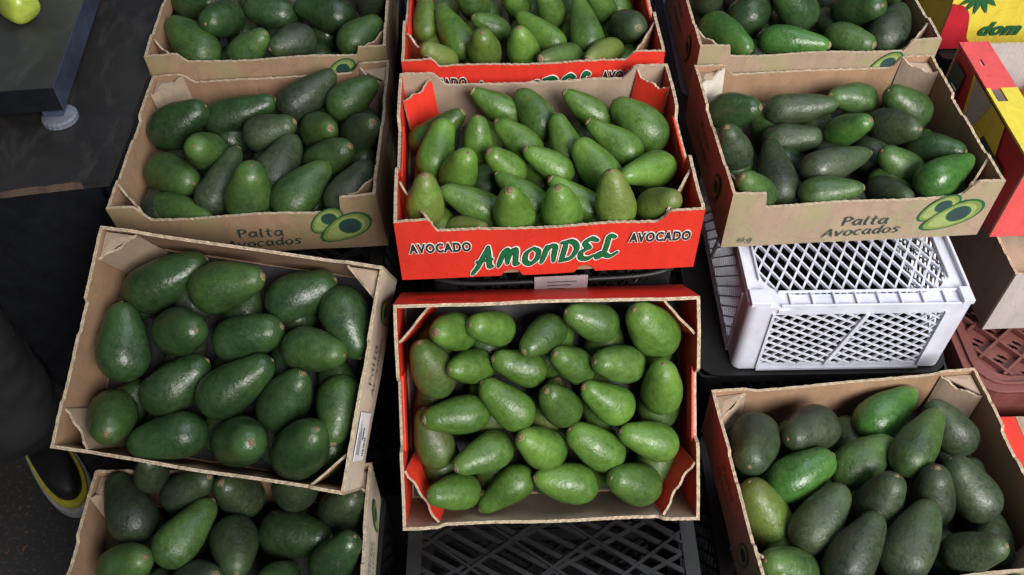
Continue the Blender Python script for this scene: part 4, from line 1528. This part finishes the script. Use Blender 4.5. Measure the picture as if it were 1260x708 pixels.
mb = MB()
for k in range(6):
    mb.box((-.0046, D_ - .050, .05 + k * .009), (-.0042, D_ - .018 - (k % 3) * .006, .0525 + k * .009))
mb.build('small_print', PAPER, l)
# flange folded inwards over the near side, with an oval slot and a hand hole
mb = MB()
def fl(u0, u1, w0, w1, mi):
    mb.box((w0, D_ - u1, H_ + .0005), (w1, D_ - u0, H_ + .0042), mi)
fw = .046
fl(0.0, .045, -.002, fw, 0); fl(.045, .062, -.002, .012, 0); fl(.045, .062, .017, fw, 0)
fl(.062, .118, -.002, fw, 0)
fl(.118, .150, .020, fw, 1); fl(.118, .150, -.002, .004, 1)
fl(.150, .283, -.002, fw, 1)
mb.build('folded_flange', [PINKRED, YELLOW], fc)
mb = MB()
mb.box((W_ - fw, .002, H_ + .0005), (W_ + .002, D_ - .002, H_ + .0042))
mb.build('folded_flange', PINKRED, fc)
mb = MB()
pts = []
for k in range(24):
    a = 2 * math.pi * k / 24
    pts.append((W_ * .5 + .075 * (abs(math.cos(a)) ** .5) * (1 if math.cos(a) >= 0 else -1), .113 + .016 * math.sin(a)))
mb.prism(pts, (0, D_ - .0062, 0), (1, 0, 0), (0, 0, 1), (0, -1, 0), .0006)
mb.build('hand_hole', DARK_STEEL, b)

ORANGE = plain('orange_peel', (0.72, 0.20, 0.02), .42, vary=.12, scale=60, bstr=.4)
ol = ['orange nearest the left flange inside the red and yellow carton', 'orange behind the nearest one in the red and yellow carton',
      'orange at the front right inside the red and yellow carton', 'orange at the back right inside the red and yellow carton']
for i, (ox, oy) in enumerate(((.105, .175), (.095, .09), (.19, .12), (.20, .21))):
    mb = MB()
    n, m_ = 30, 18
    R0 = .043
    for a in range(m_ + 1):
        ph = math.pi * a / m_
        for j in range(n):
            th = 2 * math.pi * j / n
            k = 1 - .05 * math.cos(ph) ** 8
            mb.v.append((R0 * math.sin(ph) * math.cos(th) * k, R0 * math.sin(ph) * math.sin(th) * k, R0 * .94 * math.cos(ph) * k))
    for a in range(m_):
        for j in range(n):
            p, q = a * n + j, a * n + (j + 1) % n
            mb.f.append((p, p + n, q + n, q)); mb.m.append(0)
    o = mb.build('orange', ORANGE, smooth=True)
    o.matrix_world = frame(.737, .966, -1.052, .03) @ Matrix.Translation((ox, oy, .105 - (i % 2) * .006)) @ Matrix.Rotation(.5 + i, 4, 'X')
    tag(o, ol[i], 'orange', 'oranges in the fruit carton')
    mb = MB(); mb.tube([(0, 0, R0 * .86), (0, 0, R0 * .905)], [.0035, .002], 8)
    mb.build('stalk_button', PSTEM, o)

# yellow carton, top right
yc = empty('fruit_carton', 'yellow fruit carton with green palm leaves and green lettering, top right corner', 'carton', frame(.768, 1.392, -1.012, .015))
f, b, l, r = box_panels(yc, .40, .28, .135, [YELLOW, GREY_BOARD, EDGE])
mb = MB()
F = lambda u, v, li: (u, -.0022 - li, v)
sw = [(.0005, .001), (.125, .001)] + [tuple(p) for p in catmull([(.125, .0015), (.095, .004), (.066, .010), (.050, .022), (.044, .045), (.036, .072), (.022, .088), (.0005, .094)])]
mb.add([F(u, v, .0006) for u, v in sw], [tuple(range(len(sw)))])
mb.build('crimson_swoosh', CRIMSON, f)
mb = MB()
for a, L in ((-168, .030), (-145, .034), (-118, .036), (-90, .036), (-62, .040), (-38, .036), (-12, .03), (20, .03), (160, .03)):
    an = math.radians(a)
    pts = []
    for k in range(13):
        t = k / 12
        pts.append((t * L, .0046 * math.sin(math.pi * t ** .8)))
    for k in range(11, 0, -1):
        t = k / 12
        pts.append((t * L, -.0046 * math.sin(math.pi * t ** .8)))
    q = [(.044 + .006 * math.cos(an) + x * math.cos(an) - y * math.sin(an), .113 + .006 * math.sin(an) + x * math.sin(an) + y * math.cos(an)) for x, y in pts]
    mb.add([F(u, v, .0010 + abs(a) * 1e-6) for u, v in q], [tuple(range(len(q)))])
mb.build('palm_leaf_print', INK_GREEN, f)
mb = MB()
type_mesh(mb, 'dom', F(.064, .029, .0), (1, 0, 0), (0, 0, 1), (0, -1, 0), .026, xs=1.05, bold=.05, shear=.3, lift=.0012, align='LEFT', spacing=1.08)
mb.build('lettering', INK_GREEN, f)
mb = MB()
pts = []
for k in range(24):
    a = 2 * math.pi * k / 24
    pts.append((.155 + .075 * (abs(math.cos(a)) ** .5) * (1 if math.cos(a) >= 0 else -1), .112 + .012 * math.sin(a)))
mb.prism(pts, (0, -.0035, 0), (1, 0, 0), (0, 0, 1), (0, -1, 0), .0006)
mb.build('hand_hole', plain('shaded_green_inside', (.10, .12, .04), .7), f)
black_stack(['black crate under the yellow fruit carton', 'second black crate under the yellow fruit carton', 'third black crate under the yellow fruit carton', 'lowest black crate under the yellow fruit carton'], .97, 1.53, -1.0155, .39, .33, fams=DIA)

# red carton low at the right edge
lc = empty('fruit_carton', 'red carton low at the right edge, its top beside the bottom right carton', 'carton', frame(.722, .445, -1.318, 0.0))
f, b, l, r = box_panels(lc, .40, .30, .10, [RED, GREY_BOARD, EDGE])
mb = MB()
mb.box((-.002, .002, .1005), (.040, .298, .104))
mb.build('folded_flange', RED, lc)
mb = MB(); mb.box((.36, .002, .1005), (.402, .298, .104))
mb.build('folded_flange', RED, lc)
mb = MB(); mb.box((.041, .25, .1008), (.12, .298, .1038)); mb.build('inner_flap', KRAFT_PALE, lc)
black_stack(['black crate under the low red carton at right', 'lower black crate under the low red carton at right'], .92, .60, -1.322, .38, .29, fams=DIA)

# ================================================================ avocado cartons and fruit
BOX = {
    'A': ('brown avocado carton at the top left, cut by the top of the photo', 'the top left carton'),
    'B': ('brown avocado carton with printed avocado halves, second down on the left', 'the left carton second from top'),
    'C': ('brown avocado carton tilted and turned, lying across the one below it on the left', 'the tilted left carton'),
    'G': ('brown avocado carton half covered by the tilted one, bottom left corner', 'the bottom left carton'),
    'T': ('red printed avocado carton at the top centre, behind the other red ones', 'the top centre red carton'),
    'D': ('red avocado carton with large green brush lettering, fully seen in the middle', 'the red carton with brush lettering'),
    'E': ('red-lined avocado carton tilted steeply towards the viewer, front centre', 'the steeply tilted red-lined carton'),
    'H': ('brown avocado carton at the top right, behind the one on the white crate', 'the top right brown carton'),
    'F': ('brown avocado carton with green halves printed on it, standing on the white crate', 'the carton on the white crate'),
    'R': ('brown avocado carton at the bottom right, below the white crate', 'the bottom right carton'),
}
SHAPE = {
    'A': dict(front=((.050, .018), (.046, .003)), drop=.016), 'B': dict(front=((.036, .022), (.052, .003)), drop=.030),
    'C': dict(front=((.035, .012), (.040, .010)), drop=.006), 'G': dict(front=((.035, .012), (.040, .010)), drop=.012),
    'H': dict(front=((.048, .003), (.045, .012)), drop=.020), 'F': dict(front=((.048, .003), (.035, .024)), drop=.028),
    'R': dict(front=((.045, .003), (.040, .014)), drop=.020),
    'T': dict(front=((.042, .016), (.042, .018)), drop=.015), 'D': dict(front=((.042, .012), (.040, .020)), drop=.021),
    'E': dict(front=((.045, .010), (.045, .010)), drop=.009),
}
ORD = ['first', 'second', 'third', 'fourth', 'fifth', 'sixth', 'seventh']
for n_, key in enumerate(BOX):
    lab, short = BOX[key]
    carton(key, lab, red=key in 'TDE', notches=key in 'TD', seed=n_ * 13.7, **SHAPE[key])
    x, y, z, rz, rx, ry = POSE[key]
    M = frame(x, y, z, rz, rx, ry)
    rows = {}
    for e in FRUIT[key]:
        rows.setdefault(e[0], []).append(e)
    for rn, es in rows.items():
        es.sort(key=lambda e: e[1][0] + e[2][0] / 2)
        for i, (_, c, d, r, sk) in enumerate(es):
            lb = '%s avocado, %s from left, %s row, %s' % (SKINWORD[sk], ORD[i], rn, short)
            avocado(M, [v / 1000 for v in c], [v / 1000 for v in d], r / 1000, sk, lb, 'avocados in ' + short)
    # the layer below, glimpsed in the gaps
    rr = random.Random(n_)
    sks = {'T': 'gym', 'D': 'gmy', 'E': 'gmr'}.get(key, 'dpd' if key in 'CGAB' else 'pdm')
    for gx in range(5):
        for gy in range(3):
            cx = -.148 + gx * .074 + rr.uniform(-.006, .006)
            cy = -.098 + gy * .082 + rr.uniform(-.005, .005)
            a = rr.uniform(-.5, .5) + math.pi / 2
            L = .055
            if abs(cy + math.sin(a) * L) > .135: L = .05; a = -a
            zc = -.071
            avocado(M, (cx, cy, zc), (math.cos(a) * L, math.sin(a) * L, .004), .0295, rr.choice(sks),
                    'lower-layer avocado glimpsed at the %s %s of %s' % (('front', 'middle', 'back')[gy], ('far left', 'left', 'centre', 'right', 'far right')[gx], short), 'lower layer of avocados in ' + short)

# ================================================================ person standing at the left
CLOTH = plain('dark_grey_trousers', (0.011, 0.011, 0.012), .9, vary=.3, scale=90, bstr=.5)
COAT = plain('black_jacket', (0.008, 0.008, 0.009), .85, vary=.3, scale=60, bstr=.4)
SKIN_H = plain('person_skin', (0.42, 0.24, 0.16), .5, vary=.08, scale=60)
HAIR = plain('dark_hair', (0.02, 0.015, 0.012), .6, vary=.3, scale=200)
SOLE = plain('grey_shoe_sole', (0.40, 0.39, 0.37), .7, vary=.2)
SOLE_Y = plain('yellow_sole_band', (0.58, 0.50, 0.04), .6, vary=.2)
SHOE = plain('black_shoe', (0.012, 0.012, 0.013), .55, vary=.3)


def skinned(name, verts, edges, mat, parent, sub=2, root=0):
    me = bpy.data.meshes.new(name)
    me.from_pydata([v[:3] for v in verts], edges, [])
    o = bpy.data.objects.new(name, me)
    COL.objects.link(o)
    o.modifiers.new('skin', 'SKIN')
    for i, v in enumerate(verts):
        rx_, ry_ = (v[3], v[3]) if len(v) == 4 else v[3:5]
        me.skin_vertices[0].data[i].radius = (rx_, ry_)
        me.skin_vertices[0].data[i].use_root = i == root
    sm_ = o.modifiers.new('sub', 'SUBSURF')
    sm_.levels = sm_.render_levels = sub
    dg = bpy.context.evaluated_depsgraph_get()
    m2 = bpy.data.meshes.new_from_object(o.evaluated_get(dg))
    o.modifiers.clear()
    o.data = m2
    m2.materials.clear(); m2.materials.append(mat)
    m2.polygons.foreach_set('use_smooth', [True] * len(m2.polygons))
    o.parent = parent
    return o


pers = empty('person', 'person in dark grey trousers and black shoes standing at the left', 'person',
             Matrix.Translation((-1.052, .930, 0)) @ Matrix.Rotation(math.radians(-50), 4, 'Z'))
# local frame: +x forwards (toe direction), y to the side
v = [(0, 0, .93, .15, .13), (0, .09, .86, .105), (.06, .10, .50, .085), (.07, .10, .30, .090), (.125, .10, .125, .106), (0, -.09, .86, .105), (.03, -.11, .50, .085), (.02, -.11, .30, .088), (.03, -.11, .145, .10)]
tr = skinned('trousers', v, [(0, 1), (1, 2), (2, 3), (3, 4), (0, 5), (5, 6), (6, 7), (7, 8)], CLOTH, pers, sub=4)
for w_ in tr.data.vertices:       # folds of the cloth, bunched above the shoe
    p = w_.co
    low = 1 - sm(p.z, .15, .6)
    f = (.012 + .016 * low) * noise.noise((p.x * 9, p.y * 9, p.z * (10 + 14 * low))) + .006 * noise.noise((p.x * 26, p.y * 26, p.z * 40))
    nrm = Vector((p.x - .05, p.y - (.1 if p.y > 0 else -.11), 0))
    if nrm.length > 1e-4: w_.co = p + nrm.normalized() * f + Vector((0, 0, .25 * f))
v = [(0, 0, .98, .165, .13), (0, 0, 1.15, .15, .12), (0, 0, 1.36, .18, .12), (.0, 0, 1.45, .07), (0, .20, 1.40, .065), (-.05, .25, 1.14, .055), (.03, .15, .98, .045), (0, -.20, 1.40, .065), (-.05, -.25, 1.14, .055), (.03, -.15, .98, .045)]
skinned('jacket', v, [(0, 1), (1, 2), (2, 3), (2, 4), (4, 5), (5, 6), (2, 7), (7, 8), (8, 9)], COAT, pers)
v = [(0, 0, 1.46, .05), (.01, 0, 1.54, .052), (.02, 0, 1.60, .078, .07), (.015, 0, 1.68, .085, .075), (.01, 0, 1.74, .055)]
hd = skinned('head', v, [(0, 1), (1, 2), (2, 3), (3, 4)], SKIN_H, pers)
for s in (-1, 1):
    mb = MB(); mb.tube([(.012, s * .078, 1.62), (.006, s * .086, 1.65), (.012, s * .08, 1.675)], [.008, .014, .008], 8)
    mb.build('ear', SKIN_H, hd, smooth=True)
mb = MB(); mb.tube([(.088, 0, 1.665), (.108, 0, 1.632), (.090, 0, 1.618)], [.007, .013, .008], 8)
mb.build('nose', SKIN_H, hd, smooth=True)
v = [(-.02, 0, 1.62, .07), (-.015, 0, 1.70, .098, .088), (.0, 0, 1.75, .072)]
skinned('hair', v, [(0, 1), (1, 2)], HAIR, pers)

def shoe_outline(n=40, gx=0.0):
    pts = []
    for i in range(n):
        a = 2 * math.pi * i / n
        x = .145 * math.cos(a)
        w = .036 + .009 * math.cos(a) + .004 * math.cos(2 * a)
        pts.append((x * (1 + gx) + .065, math.sin(a) * (w * (1 + gx * 2))))
    return pts


for s in (.10, -.11):
    mb = MB()
    mb.prism(shoe_outline(gx=.14), (0, s, .002), (1, 0, 0), (0, 1, 0), (0, 0, 1), .024)
    so = mb.build('shoe_sole', SOLE, pers, bevel=.004)
    mb = MB()
    mb.prism(shoe_outline(gx=.07), (0, s, .0265), (1, 0, 0), (0, 1, 0), (0, 0, 1), .012)
    mb.build('sole_band', SOLE_Y, so, bevel=.002)
    mb = MB()
    n, K = 40, 10
    for k in range(K + 1):
        t = k / K
        for (px, py) in shoe_outline(gx=-.02):
            # toe low, instep and ankle high
            hgt = .045 + .075 * sm(.11 - px, 0, .13)
            f = math.sqrt(max(0, 1 - t ** 2.6)) if px > .02 else 1 - .25 * t
            cx = .0 if px < .02 else .02
            mb.v.append((cx + (px - cx) * (f if px > .02 else 1 - .12 * t), s + py * f, .0385 + hgt * math.sin(t * math.pi / 2)))
    for k in range(K):
        for j in range(n):
            a, b = k * n + j, k * n + (j + 1) % n
            mb.f.append((a, b, b + n, a + n)); mb.m.append(0)
    mb.f.append(tuple(range(n))[::-1]); mb.m.append(0)
    mb.f.append(tuple(K * n + j for j in range(n))); mb.m.append(0)
    mb.build('shoe', SHOE, pers, smooth=True)
